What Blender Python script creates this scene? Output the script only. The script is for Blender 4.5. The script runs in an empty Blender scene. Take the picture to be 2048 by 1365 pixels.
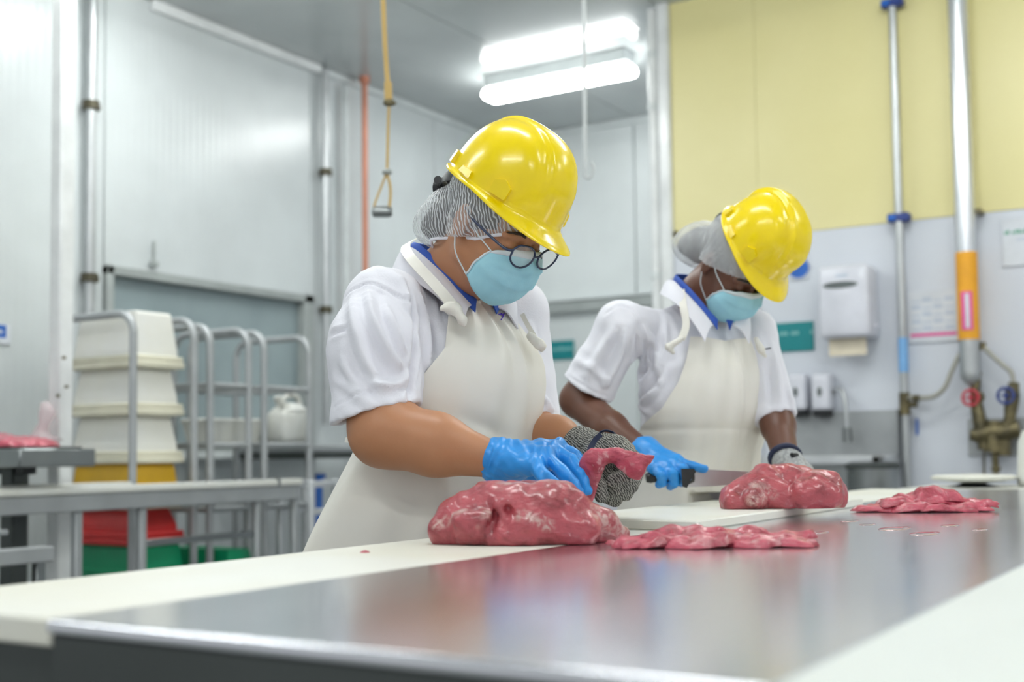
import bpy, bmesh, math, random
import numpy as np
from mathutils import Vector, Matrix
from mathutils.bvhtree import BVHTree
rnd = random.Random(7)
PI = math.pi
col = bpy.context.scene.collection
# ---------------------------------------------------------------- camera
V3 = lambda *a: np.array(a, dtype=float)
FPX, PX, PY = 2467., 1024., 757.
_yaw, _tilt, _roll = math.radians(31.7), math.radians(3.44), 0.0118
F0 = V3(-math.sin(_yaw), math.cos(_yaw), 0); R0 = V3(math.cos(_yaw), math.sin(_yaw), 0); ZU = V3(0, 0, 1)
CF = F0*math.cos(_tilt)+ZU*math.sin(_tilt); U0 = -F0*math.sin(_tilt)+ZU*math.cos(_tilt)
CR = R0*math.cos(_roll)-U0*math.sin(_roll); CU = U0*math.cos(_roll)+R0*math.sin(_roll)
CC = V3(0, 0, 1.0)
def ray(x, y): return CF+CR*(x-PX)/FPX-CU*(y-PY)/FPX
def P(x, y, D): return CC+ray(x, y)*D                      # world point measured in the photograph at depth D (metres)
def onz(x, y, z): d = ray(x, y); return CC+d*(z-CC[2])/d[2]
def onx(x, y, X): d = ray(x, y); return CC+d*X/d[0]
def ony(x, y, Y): d = ray(x, y); return CC+d*Y/d[1]
cam_d = bpy.data.cameras.new('camera'); cam = bpy.data.objects.new('camera', cam_d); col.objects.link(cam)
cam.matrix_world = Matrix(((CR[0], CU[0], -CF[0], CC[0]), (CR[1], CU[1], -CF[1], CC[1]), (CR[2], CU[2], -CF[2], CC[2]), (0, 0, 0, 1)))
cam_d.sensor_width = 36; cam_d.lens = FPX/2048*36; cam_d.shift_y = (PY-682.5)/2048; cam_d.clip_start = .05
cam_d.dof.use_dof = True; cam_d.dof.focus_distance = 2.22; cam_d.dof.aperture_fstop = 2.8
bpy.context.scene.camera = cam
# ---------------------------------------------------------------- light and exposure
sc = bpy.context.scene
w = bpy.data.worlds.new('world'); sc.world = w; w.use_nodes = True
w.node_tree.nodes['Background'].inputs[0].default_value = (.93, .97, 1, 1)
w.node_tree.nodes['Background'].inputs[1].default_value = .62
sc.view_settings.view_transform = 'Standard'; sc.view_settings.look = 'None'; sc.view_settings.gamma = 1
sc.view_settings.use_curve_mapping = False; sc.view_settings.exposure = 0.12
LAMP = 28.0          # strength of every ceiling lamp's diffuser
# ---------------------------------------------------------------- materials
def _nt(name):
    m = bpy.data.materials.new(name); m.use_nodes = True
    return m, m.node_tree, m.node_tree.nodes['Principled BSDF']
def _ramp(nt, stops):
    r = nt.nodes.new('ShaderNodeValToRGB'); e = r.color_ramp.elements
    e[0].position, e[0].color = stops[0][0], (*stops[0][1], 1); e[1].position, e[1].color = stops[-1][0], (*stops[-1][1], 1)
    for p, c in stops[1:-1]:
        k = e.new(p); k.color = (*c, 1)
    return r
def _tc(nt, sc_=(1, 1, 1)):
    t = nt.nodes.new('ShaderNodeTexCoord'); mp = nt.nodes.new('ShaderNodeMapping'); mp.inputs['Scale'].default_value = sc_
    nt.links.new(t.outputs['Object'], mp.inputs['Vector']); return mp.outputs['Vector']
def mat(name, c, rough=.5, metal=0, c2=None, nscale=6, bump=0, bscale=80, spec=.5, coat=0, sss=0, stretch=(1, 1, 1), bstretch=(1, 1, 1), lo=.35, hi=.65, emis=None, trans=0, alpha=1, rough2=None, detail=4):
    m, nt, b = _nt(name)
    c2 = c2 or tuple(x*.86 for x in c)
    n = nt.nodes.new('ShaderNodeTexNoise'); n.inputs['Scale'].default_value = nscale; n.inputs['Detail'].default_value = detail
    nt.links.new(_tc(nt, stretch), n.inputs['Vector'])
    r = _ramp(nt, [(lo, c2), (hi, c)]); nt.links.new(n.outputs['Fac'], r.inputs['Fac']); nt.links.new(r.outputs['Color'], b.inputs['Base Color'])
    b.inputs['Roughness'].default_value = rough; b.inputs['Metallic'].default_value = metal
    b.inputs['Specular IOR Level'].default_value = spec; b.inputs['Coat Weight'].default_value = coat; b.inputs['Coat Roughness'].default_value = .08
    if rough2 is not None:
        rr = nt.nodes.new('ShaderNodeMapRange'); rr.inputs['To Min'].default_value = rough; rr.inputs['To Max'].default_value = rough2
        nt.links.new(n.outputs['Fac'], rr.inputs['Value']); nt.links.new(rr.outputs['Result'], b.inputs['Roughness'])
    if sss:
        b.inputs['Subsurface Weight'].default_value = sss; b.inputs['Subsurface Radius'].default_value = (.6, .25, .15); b.inputs['Subsurface Scale'].default_value = .01
    if trans: b.inputs['Transmission Weight'].default_value = trans
    if alpha < 1: b.inputs['Alpha'].default_value = alpha
    if bump:
        n2 = nt.nodes.new('ShaderNodeTexNoise'); n2.inputs['Scale'].default_value = bscale; n2.inputs['Detail'].default_value = 5
        nt.links.new(_tc(nt, bstretch), n2.inputs['Vector'])
        bp = nt.nodes.new('ShaderNodeBump'); bp.inputs['Strength'].default_value = bump; bp.inputs['Distance'].default_value = .004
        nt.links.new(n2.outputs['Fac'], bp.inputs['Height']); nt.links.new(bp.outputs['Normal'], b.inputs['Normal'])
    if emis:
        b.inputs['Emission Color'].default_value = (*emis[0], 1); b.inputs['Emission Strength'].default_value = emis[1]
    return m
def ribbed(name, c, axis, pitch, rough=.3, strength=.35, c2=None):
    """painted metal sheet with a fine rolled rib across one axis"""
    m = mat(name, c, rough=rough, c2=c2, nscale=1.3); nt = m.node_tree; b = nt.nodes['Principled BSDF']
    wv = nt.nodes.new('ShaderNodeTexWave'); wv.wave_type = 'BANDS'; wv.bands_direction = axis; wv.inputs['Scale'].default_value = 1/pitch/3.183
    wv.inputs['Distortion'].default_value = 0
    nt.links.new(_tc(nt), wv.inputs['Vector'])
    bp = nt.nodes.new('ShaderNodeBump'); bp.inputs['Strength'].default_value = strength; bp.inputs['Distance'].default_value = .003
    nt.links.new(wv.outputs['Fac'], bp.inputs['Height']); nt.links.new(bp.outputs['Normal'], b.inputs['Normal'])
    return m
M = {}
M['wall_panel'] = ribbed('ribbed_white_wall', (.67, .71, .715), 'Y', .05, .26, .25)
M['back_panel'] = ribbed('ribbed_back_wall', (.74, .78, .78), 'X', .05, .4, .10)
M['ceiling'] = ribbed('ribbed_ceiling', (.50, .53, .53), 'X', .055, .16, .2)
M['joint'] = mat('joint_sealant', (.42, .46, .46), .7)
M['trim'] = mat('white_trim', (.70, .74, .74), .35)
M['trim_gloss'] = mat('glossy_white_trim', (.84, .86, .86), .2)
M['yellow_wall'] = mat('yellow_paint', (.80, .73, .38), .42, c2=(.75, .68, .33), nscale=1.1, bump=.05)
M['white_wall'] = mat('white_panel', (.67, .70, .76), .35, c2=(.62, .65, .71), nscale=1)
M['floor'] = mat('floor_resin', (.30, .31, .31), .45, nscale=3, bump=.1)
M['frame_grey'] = mat('grey_frame', (.38, .41, .40), .45)
M['glass_grey'] = mat('window_glass', (.33, .40, .41), .12, c2=(.24, .30, .31), nscale=1.4)
M['steel'] = mat('brushed_steel', (.86, .87, .91), .15, 1, c2=(.83, .84, .89), nscale=2, stretch=(3, .6, 1), rough2=.21, bump=.012, bscale=14, bstretch=(6, 1, 1))
M['steel_edge'] = mat('steel_edge', (.32, .34, .34), .35, 1, nscale=4)
M['steel_dark'] = mat('steel_apron', (.085, .095, .092), .42, .6, nscale=4)
M['tube'] = mat('aluminium_tube', (.42, .44, .45), .42, .4)
M['tube_light'] = mat('light_tube', (.62, .64, .66), .35, .5)
M['galv'] = mat('galvanised_pipe', (.52, .54, .55), .35, .7)
M['lag'] = mat('foil_clad_pipe', (.74, .76, .80), .22, .65, nscale=5)
M['poly'] = mat('cutting_polyethylene', (.80, .80, .74), .38, c2=(.74, .72, .60), nscale=2.5, bump=.06, bscale=40, lo=.3, hi=.6)
M['poly_cool'] = mat('cool_white_board', (.76, .80, .78), .38, c2=(.73, .77, .75), nscale=2.5, bump=.06, bscale=40)
M['poly_end'] = mat('board_end', (.50, .54, .40), .5)
M['plastic_white'] = mat('white_plastic', (.74, .75, .72), .4, c2=(.68, .68, .63))
M['crate_white'] = mat('crate_plastic', (.82, .82, .79), .45, c2=(.78, .77, .70), nscale=4)
M['crate_rim'] = mat('crate_rim', (.78, .75, .60), .5)
M['crate_yellow'] = mat('yellow_plastic', (.80, .47, .02), .4)
M['crate_red'] = mat('red_plastic', (.62, .03, .03), .4)
M['crate_green'] = mat('green_plastic', (.0, .30, .13), .4)
M['blue'] = mat('blue_plastic', (.01, .13, .55), .35)
M['blue_dark'] = mat('dark_blue_plastic', (.02, .05, .25), .35)
M['sky_tape'] = mat('sky_blue_tape', (.22, .48, .85), .5)
M['orange'] = mat('orange_label', (.88, .40, .015), .45)
M['pink'] = mat('pink_print', (.82, .08, .35), .5)
M['paper'] = mat('white_paper', (.72, .75, .80), .6)
M['paper_print'] = mat('printed_grey_blue', (.56, .62, .72), .6)
M['teal'] = mat('teal_sign', (.0, .24, .26), .4)
M['teal_text'] = mat('pale_teal_text', (.25, .55, .56), .5)
M['green_text'] = mat('green_text', (.10, .38, .25), .5)
M['white_gloss'] = mat('glossy_white_plastic', (.72, .73, .80), .2)
M['towel'] = mat('paper_towel', (.78, .70, .55), .8)
M['black'] = mat('black_plastic', (.015, .016, .018), .35)
M['dark_window'] = mat('dark_window', (.12, .14, .14), .3)
M['brass'] = mat('tarnished_brass', (.21, .175, .09), .4, .6, c2=(.08, .07, .04), nscale=18); M['clamp_dark'] = mat('dark_clamp', (.09, .08, .05), .5, .4)
M['hose'] = mat('braided_hose', (.42, .41, .36), .45, .5, bump=.5, bscale=150)
M['red_wheel'] = mat('red_handwheel', (.55, .03, .06), .35)
M['copper'] = mat('copper_pipe', (.62, .26, .17), .4, .3)
M['rope'] = mat('yellow_rope', (.62, .43, .16), .8, bump=.4, bscale=120)
M['white_rod'] = mat('white_rod', (.66, .69, .69), .4)
M['coat'] = mat('white_cotton', (.80, .80, .86), .75, c2=(.78, .78, .84), nscale=9, bump=.12, bscale=300, spec=.25)
M['apron'] = mat('cream_apron', (.79, .77, .71), .42, c2=(.73, .70, .62), nscale=5, bump=.08, bscale=18, lo=.25)
M['shirt'] = mat('blue_shirt', (.03, .10, .48), .7)
M['hat'] = mat('yellow_hat_shell', (.93, .70, .0), .24, c2=(.91, .68, .0), coat=.2)
M['mask'] = mat('pale_blue_mask', (.37, .68, .78), .75, c2=(.33, .63, .74), nscale=30, bump=.1, bscale=400, spec=.2)
M['mask_white'] = mat('mask_edge_white', (.74, .82, .86), .75)
M['glove_blue'] = mat('blue_nitrile', (.02, .30, .80), .38, c2=(.015, .25, .70), nscale=16, bump=.35, bscale=34, coat=.1)
M['glass_rim'] = mat('navy_rim', (.02, .035, .09), .25)
M['navy'] = mat('navy_strap', (.012, .02, .06), .6)
M['hair'] = mat('dark_hair', (.02, .014, .012), .5, bump=.6, bscale=60, bstretch=(1, .1, 1))
M['brow'] = mat('dark_brow', (.035, .02, .014), .7)
M['skin_tan'] = mat('tan_skin', (.50, .235, .12), .45, c2=(.43, .19, .088), nscale=7, sss=.12, bump=.05, bscale=200)
M['skin_dark'] = mat('dark_brown_skin', (.155, .062, .034), .42, c2=(.12, .045, .025), nscale=7, sss=.08, bump=.05, bscale=200)
M['lens'] = mat('spectacle_lens', (.9, .93, .96), .03, alpha=.22, spec=.9)
M['blade'] = mat('steel_blade', (.62, .64, .66), .36, 1)
M['ink'] = mat('violet_ink', (.12, .05, .6), .6)
M['bag'] = mat('clear_plastic_bag', (.85, .72, .74), .2, alpha=.5)
def knit(name):
    m, nt, b = _nt(name)
    wv = nt.nodes.new('ShaderNodeTexWave'); wv.inputs['Scale'].default_value = 95; wv.inputs['Distortion'].default_value = 7; wv.inputs['Detail'].default_value = 2; wv.inputs['Detail Scale'].default_value = 1.5
    wv.bands_direction = 'DIAGONAL'; nt.links.new(_tc(nt), wv.inputs['Vector'])
    r = _ramp(nt, [(.25, (.05, .05, .045)), (.75, (.38, .37, .33))]); nt.links.new(wv.outputs['Fac'], r.inputs['Fac']); nt.links.new(r.outputs['Color'], b.inputs['Base Color'])
    bp = nt.nodes.new('ShaderNodeBump'); bp.inputs['Strength'].default_value = .6; bp.inputs['Distance'].default_value = .002
    nt.links.new(wv.outputs['Fac'], bp.inputs['Height']); nt.links.new(bp.outputs['Normal'], b.inputs['Normal']); b.inputs['Roughness'].default_value = .75
    return m
M['knit'] = knit('grey_knit')
M['knit_pale'] = mat('pale_grey_knit', (.45, .46, .46), .8, c2=(.28, .29, .29), nscale=150, bump=.5, bscale=200)
def netting(name, dens=50, lo=.2, hi=.78, dist=7.5, soft=False):
    """thin spun white net: pleat threads over mostly clear film"""
    m, nt, b = _nt(name)
    b.inputs['Base Color'].default_value = (.78, .80, .82, 1); b.inputs['Roughness'].default_value = .6
    wv = nt.nodes.new('ShaderNodeTexWave'); wv.inputs['Scale'].default_value = dens; wv.inputs['Distortion'].default_value = dist; wv.inputs['Detail'].default_value = 2
    wv.bands_direction = 'X'; wv.inputs['Detail Scale'].default_value = .8; nt.links.new(_tc(nt), wv.inputs['Vector'])
    r = _ramp(nt, [(.0, (lo,)*3), (.62, (lo+.12,)*3), (.92, (hi,)*3)]); fac = wv.outputs['Fac']
    if soft:
        ns = nt.nodes.new('ShaderNodeTexNoise'); ns.inputs['Scale'].default_value = 30; ns.inputs['Detail'].default_value = 5; nt.links.new(_tc(nt, (1.5, 1.5, .5)), ns.inputs['Vector']); fac = ns.outputs['Fac']
    nt.links.new(fac, r.inputs['Fac'])
    nt.links.new(r.outputs['Color'], b.inputs['Alpha']); return m
M['net'] = netting('hair_net_film'); M['net_dense'] = netting('hair_net_film_dense', 30, .34, .95, 16, True)
def meat_mat(name, deep=(.19, .014, .022), mid=(.40, .064, .082), pale=(.56, .36, .33)):
    m, nt, b = _nt(name)
    v = _tc(nt)
    at = nt.nodes.new('ShaderNodeAttribute'); at.attribute_name = 'fat'
    n = nt.nodes.new('ShaderNodeTexNoise'); n.inputs['Scale'].default_value = 20; n.inputs['Detail'].default_value = 7; n.inputs['Roughness'].default_value = .58; n.inputs['Distortion'].default_value = .8; nt.links.new(v, n.inputs['Vector'])
    r = _ramp(nt, [(.33, deep), (.50, mid), (.74, tuple(min(1, x*1.25) for x in mid))]); nt.links.new(n.outputs['Fac'], r.inputs['Fac'])
    n3 = nt.nodes.new('ShaderNodeTexNoise'); n3.inputs['Scale'].default_value = 55; n3.inputs['Detail'].default_value = 6; n3.inputs['Distortion'].default_value = 1.5; nt.links.new(v, n3.inputs['Vector'])
    ad = nt.nodes.new('ShaderNodeMath'); ad.operation = 'MULTIPLY'; nt.links.new(at.outputs['Fac'], ad.inputs[0])
    r3 = _ramp(nt, [(.42, (.1,)*3), (.58, (1,)*3)]); nt.links.new(n3.outputs['Fac'], r3.inputs['Fac']); nt.links.new(r3.outputs['Color'], ad.inputs[1])
    mx = nt.nodes.new('ShaderNodeMix'); mx.data_type = 'RGBA'; nt.links.new(ad.outputs[0], mx.inputs['Factor'])
    nt.links.new(r.outputs['Color'], mx.inputs['A']); mx.inputs['B'].default_value = (*pale, 1); nt.links.new(mx.outputs['Result'], b.inputs['Base Color'])
    n2 = nt.nodes.new('ShaderNodeTexNoise'); n2.inputs['Scale'].default_value = 85; n2.inputs['Detail'].default_value = 7; nt.links.new(_tc(nt, (1, 1, 1.6)), n2.inputs['Vector'])
    bp = nt.nodes.new('ShaderNodeBump'); bp.inputs['Strength'].default_value = .75; bp.inputs['Distance'].default_value = .004
    nt.links.new(n2.outputs['Fac'], bp.inputs['Height']); nt.links.new(bp.outputs['Normal'], b.inputs['Normal'])
    b.inputs['Roughness'].default_value = .42; b.inputs['Subsurface Weight'].default_value = .15; b.inputs['Subsurface Radius'].default_value = (.8, .2, .15); b.inputs['Subsurface Scale'].default_value = .008
    b.inputs['Coat Weight'].default_value = .5; b.inputs['Coat Roughness'].default_value = .16
    return m
M['meat'] = meat_mat('raw_beef')
M['meat_slice'] = meat_mat('raw_beef_slice', (.28, .016, .032), (.52, .078, .12), (.62, .32, .33))
# ---------------------------------------------------------------- objects and tags
def tag(o, label=None, cat=None, group=None, kind=None):
    if label: o['label'] = label
    if cat: o['category'] = cat
    if group: o['group'] = group
    if kind: o['kind'] = kind
    return o
def thing(name, loc, label, cat, group=None):
    o = bpy.data.objects.new(name, None); col.objects.link(o); o.location = tuple(map(float, loc)); o.empty_display_size = .05
    return tag(o, label, cat, group)
def rootloc(o):
    p = V3(0, 0, 0)
    while o: p = p+np.array(o.location); o = o.parent
    return p
def obj(name, geo, m, parent=None, loc=None, smooth=40):
    """link world-space geometry (verts, faces) as one mesh object"""
    v, f = geo.done() if isinstance(geo, MB) else geo
    v = np.asarray(v, float).reshape(-1, 3)
    off = rootloc(parent) if parent else (np.asarray(loc, float) if loc is not None else v.mean(0)*0)
    me = bpy.data.meshes.new(name)
    me.from_pydata((v-off).tolist(), [], f if isinstance(f, list) else f.tolist()); me.validate()
    me.materials.append(M[m] if isinstance(m, str) else m)
    if smooth:
        me.polygons.foreach_set('use_smooth', [True]*len(me.polygons))
        if smooth < 180: me.set_sharp_from_angle(angle=math.radians(smooth))
    me.update()
    o = bpy.data.objects.new(name, me); col.objects.link(o)
    if parent: o.parent = parent
    else: o.location = tuple(off)
    return o
def solo(name, geo, m, label, cat, group=None, kind=None, loc=None, smooth=40):
    if loc is None:
        v = np.asarray((geo.done() if isinstance(geo, MB) else geo)[0]).reshape(-1, 3); loc = [*(v.min(0)+v.max(0))[:2]/2, v[:, 2].min()]
    return tag(obj(name, geo, m, loc=loc, smooth=smooth), label, cat, group, kind)
def struct(name, geo, m, parent=None, smooth=40):
    o = obj(name, geo, m, parent, smooth=smooth)
    if not parent: o['kind'] = 'structure'
    return o
def copy_tree(o, parent=None):
    c = o.copy(); col.objects.link(c); c.parent = parent
    for ch in list(o.children): copy_tree(ch, c)
    return c
def unit(v): v = np.asarray(v, float); return v/(np.linalg.norm(v)+1e-12)
def frame(z, up=(0, 0, 1)):
    z = unit(z); up = np.asarray(up, float)
    if abs(z@unit(up)) > .97: up = V3(1, 0, 0) if abs(z[0]) < .9 else V3(0, 1, 0)
    x = unit(np.cross(up, z)); return x, np.cross(z, x), z
class MB:
    def __init__(s): s.v = []; s.f = []; s.n = 0
    def add(s, v, f):
        s.v.append(np.asarray(v, float).reshape(-1, 3)); s.f += [[i+s.n for i in q] for q in f]; s.n += len(s.v[-1]); return s
    def box(s, lo, hi, bev=0, rot=None, piv=None):
        lo, hi = np.minimum(lo, hi), np.maximum(lo, hi)
        bm = bmesh.new(); bmesh.ops.create_cube(bm, size=1)
        for vv in bm.verts: vv.co = Vector(((lo+hi)/2+np.array(vv.co)*(hi-lo)).tolist())
        if bev: bmesh.ops.bevel(bm, geom=bm.edges[:]+bm.verts[:], offset=min(bev, .45*float((hi-lo).min())), segments=1 if bev <= .012 else 3, profile=.5, affect='EDGES')
        bm.verts.index_update(); v = np.array([vv.co[:] for vv in bm.verts]); f = [[q.index for q in ff.verts] for ff in bm.faces]; bm.free()
        if rot is not None:
            R = np.array(rot); c = (lo+hi)/2 if piv is None else np.array(piv); v = (v-c)@R.T+c
        return s.add(v, f)
    def tube(s, pts, r, n=12, cap=True, closed=False, flat=None):
        pts = [np.asarray(p, float) for p in pts]; N = len(pts); rs = r if hasattr(r, '__len__') else [r]*N
        x = None; V = []
        for i in range(N):
            a = pts[(i-1) % N] if (closed or i > 0) else pts[i]; b = pts[(i+1) % N] if (closed or i < N-1) else pts[i]
            t = unit(b-a)
            if x is None: x, y, _ = frame(t)
            else: x = unit(x-t*(x@t)); y = np.cross(t, x)
            k = flat or (1, 1)
            V.append([pts[i]+rs[i]*(k[0]*x*math.cos(2*PI*j/n)+k[1]*y*math.sin(2*PI*j/n)) for j in range(n)])
        V = np.array(V).reshape(-1, 3); fs = []
        for i in range(N if closed else N-1):
            for j in range(n):
                a, b = i*n+j, i*n+(j+1) % n; c, d = ((i+1) % N)*n+(j+1) % n, ((i+1) % N)*n+j
                fs.append([a, b, c, d])
        if cap and not closed: fs.append(list(range(n))[::-1]); fs.append(list(range((N-1)*n, N*n)))
        return s.add(V, fs)
    def cyl(s, a, b, r, r2=None, n=20): return s.tube([a, b], [r, r if r2 is None else r2], n)
    def lathe(s, base, axis, prof, n=24, sc_=(1, 1), up=(0, 0, 1)):
        x, y, z = frame(axis, up); base = np.asarray(base, float)
        V = [base+z*h+r*(sc_[0]*x*math.cos(2*PI*j/n)+sc_[1]*y*math.sin(2*PI*j/n)) for (r, h) in prof for j in range(n)]
        fs = [[i*n+j, i*n+(j+1) % n, (i+1)*n+(j+1) % n, (i+1)*n+j] for i in range(len(prof)-1) for j in range(n)]
        fs.append(list(range(n))[::-1]); fs.append(list(range((len(prof)-1)*n, len(prof)*n)))
        return s.add(V, fs)
    def prism(s, poly, d):
        """extrude a planar 3-D polygon by the vector d"""
        p = np.asarray(poly, float); n = len(p); d = np.asarray(d, float)
        return s.add(np.vstack([p, p+d]), [list(range(n))[::-1], list(range(n, 2*n))]+[[i, (i+1) % n, n+(i+1) % n, n+i] for i in range(n)])
    def grid(s, G, thick=0, wrap=False):
        """surface from an array (rows, cols, 3), with thickness along its normals"""
        G = np.asarray(G, float); a, b = G.shape[:2]
        cols = b if wrap else b-1
        top = [[i*b+j, i*b+(j+1) % b, (i+1)*b+(j+1) % b, (i+1)*b+j] for i in range(a-1) for j in range(cols)]
        if not thick: return s.add(G, top)
        du = np.gradient(G, axis=0); dv = (np.roll(G, -1, 1)-np.roll(G, 1, 1)) if wrap else np.gradient(G, axis=1)
        N = np.cross(du, dv); N /= np.linalg.norm(N, axis=2, keepdims=True)+1e-12
        H = G-N*thick; o = a*b
        fs = top+[[q+o for q in f[::-1]] for f in top]
        for i in (0, a-1):
            for j in range(cols):
                e = [i*b+j, i*b+(j+1) % b]; fs.append([e[0], e[1], e[1]+o, e[0]+o][::(-1 if i == 0 else 1)])
        if not wrap:
            for j in (0, b-1):
                for i in range(a-1):
                    e = [i*b+j, (i+1)*b+j]; fs.append([e[0], e[1], e[1]+o, e[0]+o][::(1 if j == 0 else -1)])
        return s.add(np.vstack([G.reshape(-1, 3), H.reshape(-1, 3)]), fs)
    def done(s): return (np.vstack(s.v) if s.v else np.zeros((0, 3))), s.f
def spline(pts, n=8):
    """Catmull-Rom through the points"""
    p = [np.asarray(q, float) for q in pts]; p = [2*p[0]-p[1]]+p+[2*p[-1]-p[-2]]; out = []
    for i in range(1, len(p)-2):
        for k in range(n):
            t = k/n; a, b, c, d = p[i-1:i+3]
            out.append(.5*((2*b)+(-a+c)*t+(2*a-5*b+4*c-d)*t*t+(-a+3*b-3*c+d)*t**3))
    return out+[p[-2]]
# ---------------------------------------------------------------- implicit surfaces, turned into one continuous mesh each
class SDF:
    def __init__(s, lo, hi, h):
        s.h = h; s.lo = np.array(lo, float); n = np.ceil((np.array(hi)-s.lo)/h).astype(int)+1; s.n = n
        s.a = np.full(n, .5, np.float32)
        s.ax = [(s.lo[i]+h*np.arange(n[i])).astype(np.float32) for i in range(3)]
    def _box(s, lo, hi, m):
        i0 = np.clip(((np.array(lo)-m-s.lo)/s.h).astype(int), 0, s.n-1); i1 = np.clip(((np.array(hi)+m-s.lo)/s.h).astype(int)+2, 1, s.n)
        sl = tuple(slice(i0[k], i1[k]) for k in range(3))
        return sl, (s.ax[0][sl[0]][:, None, None], s.ax[1][sl[1]][None, :, None], s.ax[2][sl[2]][None, None, :])
    def _mix(s, sl, d, k, sub):
        a = s.a[sl]
        if sub: d = -d; hh = np.maximum(k-np.abs(a-d), 0)/max(k, 1e-6); s.a[sl] = np.maximum(a, d)+hh*hh*k*.25
        else: hh = np.maximum(k-np.abs(a-d), 0)/max(k, 1e-6); s.a[sl] = np.minimum(a, d)-hh*hh*k*.25
    def cone(s, p0, p1, r0, r1=None, k=.01, sub=False, flat=None):
        """tapered capsule; flat=(direction, factor) squeezes it along a direction"""
        r1 = r0 if r1 is None else r1; p0 = np.asarray(p0, float); p1 = np.asarray(p1, float); R = max(r0, r1)*(max(1, 1/flat[1]) if flat else 1)
        sl, (X, Y, Z) = s._box(np.minimum(p0, p1)-R, np.maximum(p0, p1)+R, k+2*s.h)
        if 0 in s.a[sl].shape: return s
        d = p1-p0; L2 = max(float(d@d), 1e-9)
        qx, qy, qz = X-p0[0], Y-p0[1], Z-p0[2]
        t = np.clip((qx*d[0]+qy*d[1]+qz*d[2])/L2, 0, 1)
        qx, qy, qz = qx-t*d[0], qy-t*d[1], qz-t*d[2]
        if flat:
            u = unit(flat[0]); c = (qx*u[0]+qy*u[1]+qz*u[2]); e = c*(flat[1]-1)
            qx, qy, qz = qx+e*u[0], qy+e*u[1], qz+e*u[2]
        D = np.sqrt(qx*qx+qy*qy+qz*qz)-(r0+(r1-r0)*t)
        s._mix(sl, D.astype(np.float32), k, sub); return s
    def ell(s, c, r, rot=None, k=.01, sub=False):
        c = np.asarray(c, float); r = np.asarray(r, float); R = np.eye(3) if rot is None else np.asarray(rot, float)   # columns = the ellipsoid's axes
        e = np.sqrt(((R*r)**2).sum(1)); sl, (X, Y, Z) = s._box(c-e, c+e, k+2*s.h)
        if 0 in s.a[sl].shape: return s
        q = [(X-c[0])*R[0, i]+(Y-c[1])*R[1, i]+(Z-c[2])*R[2, i] for i in range(3)]
        k0 = np.sqrt(sum((q[i]/r[i])**2 for i in range(3))); k1 = np.sqrt(sum((q[i]/r[i]**2)**2 for i in range(3)))+1e-6
        s._mix(sl, (k0*(k0-1)/k1).astype(np.float32), k, sub); return s
    def half(s, p, n, k=.004):
        """cut away everything beyond the plane at p with outward normal n"""
        p = np.asarray(p, float); n = unit(n); d = ((s.ax[0]-p[0])*n[0])[:, None, None]+((s.ax[1]-p[1])*n[1])[None, :, None]+((s.ax[2]-p[2])*n[2])[None, None, :]
        s.a = np.maximum(s.a, d.astype(np.float32)); return s
    def warp(s, fn):
        s.a = s.a+fn(s.ax[0][:, None, None], s.ax[1][None, :, None], s.ax[2][None, None, :]).astype(np.float32); return s
    def mesh(s, smooth=2):
        a = s.a; n = a.shape; ins = a < 0
        c = np.zeros(tuple(k-1 for k in n), np.uint8)
        cor = [(i, j, k) for i in (0, 1) for j in (0, 1) for k in (0, 1)]
        for (i, j, k) in cor: c += ins[i:n[0]-1+i, j:n[1]-1+j, k:n[2]-1+k]
        cells = np.argwhere((c > 0) & (c < 8)); idx = np.full(c.shape, -1, np.int32); idx[tuple(cells.T)] = np.arange(len(cells))
        vals = {q: a[cells[:, 0]+q[0], cells[:, 1]+q[1], cells[:, 2]+q[2]] for q in cor}
        acc = np.zeros((len(cells), 3)); cnt = np.zeros(len(cells))
        for q in cor:
            for ax in range(3):
                if q[ax]: continue
                q2 = list(q); q2[ax] = 1; q2 = tuple(q2); A, B = vals[q], vals[q2]; m = (A < 0) != (B < 0)
                t = np.where(m, A/np.where(m, A-B, 1), 0); pt = np.tile(np.array(q, float), (len(cells), 1)); pt[:, ax] = t
                acc[m] += pt[m]; cnt[m] += 1
        v = s.lo+s.h*(cells+acc/cnt[:, None]); quads = []
        for ax in range(3):
            o1, o2 = [(1, 2), (2, 0), (0, 1)][ax]
            A = ins; sl0 = [slice(1, n[k]-1) for k in range(3)]; sl1 = list(sl0); sl0[ax] = slice(0, n[ax]-1); sl1[ax] = slice(1, n[ax])
            x0, x1 = A[tuple(sl0)], A[tuple(sl1)]
            for flip, mk in ((False, x0 & ~x1), (True, ~x0 & x1)):
                e = np.argwhere(mk)
                if not len(e): continue
                e = e+np.array([0 if k == ax else 1 for k in range(3)])
                def g(d1, d2):
                    w = e.copy(); w[:, o1] -= d1; w[:, o2] -= d2; return idx[tuple(w.T)]
                q = np.stack([g(1, 1), g(0, 1), g(0, 0), g(1, 0)], 1)
                quads.append(q[:, ::-1] if flip else q)
        f = np.vstack(quads); f = f[(f >= 0).all(1)]
        if smooth:
            e = np.vstack([f[:, [0, 1]], f[:, [1, 2]], f[:, [2, 3]], f[:, [3, 0]]])
            for it in range(smooth):
                ac = np.zeros_like(v); ct = np.zeros(len(v))
                for k in range(3):
                    ac[:, k] = np.bincount(e[:, 0], v[e[:, 1], k], len(v))+np.bincount(e[:, 1], v[e[:, 0], k], len(v))
                ct = np.bincount(e[:, 0], minlength=len(v))+np.bincount(e[:, 1], minlength=len(v))
                v = v+.5*(ac/np.maximum(ct, 1)[:, None]-v)
        return v, f
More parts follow.
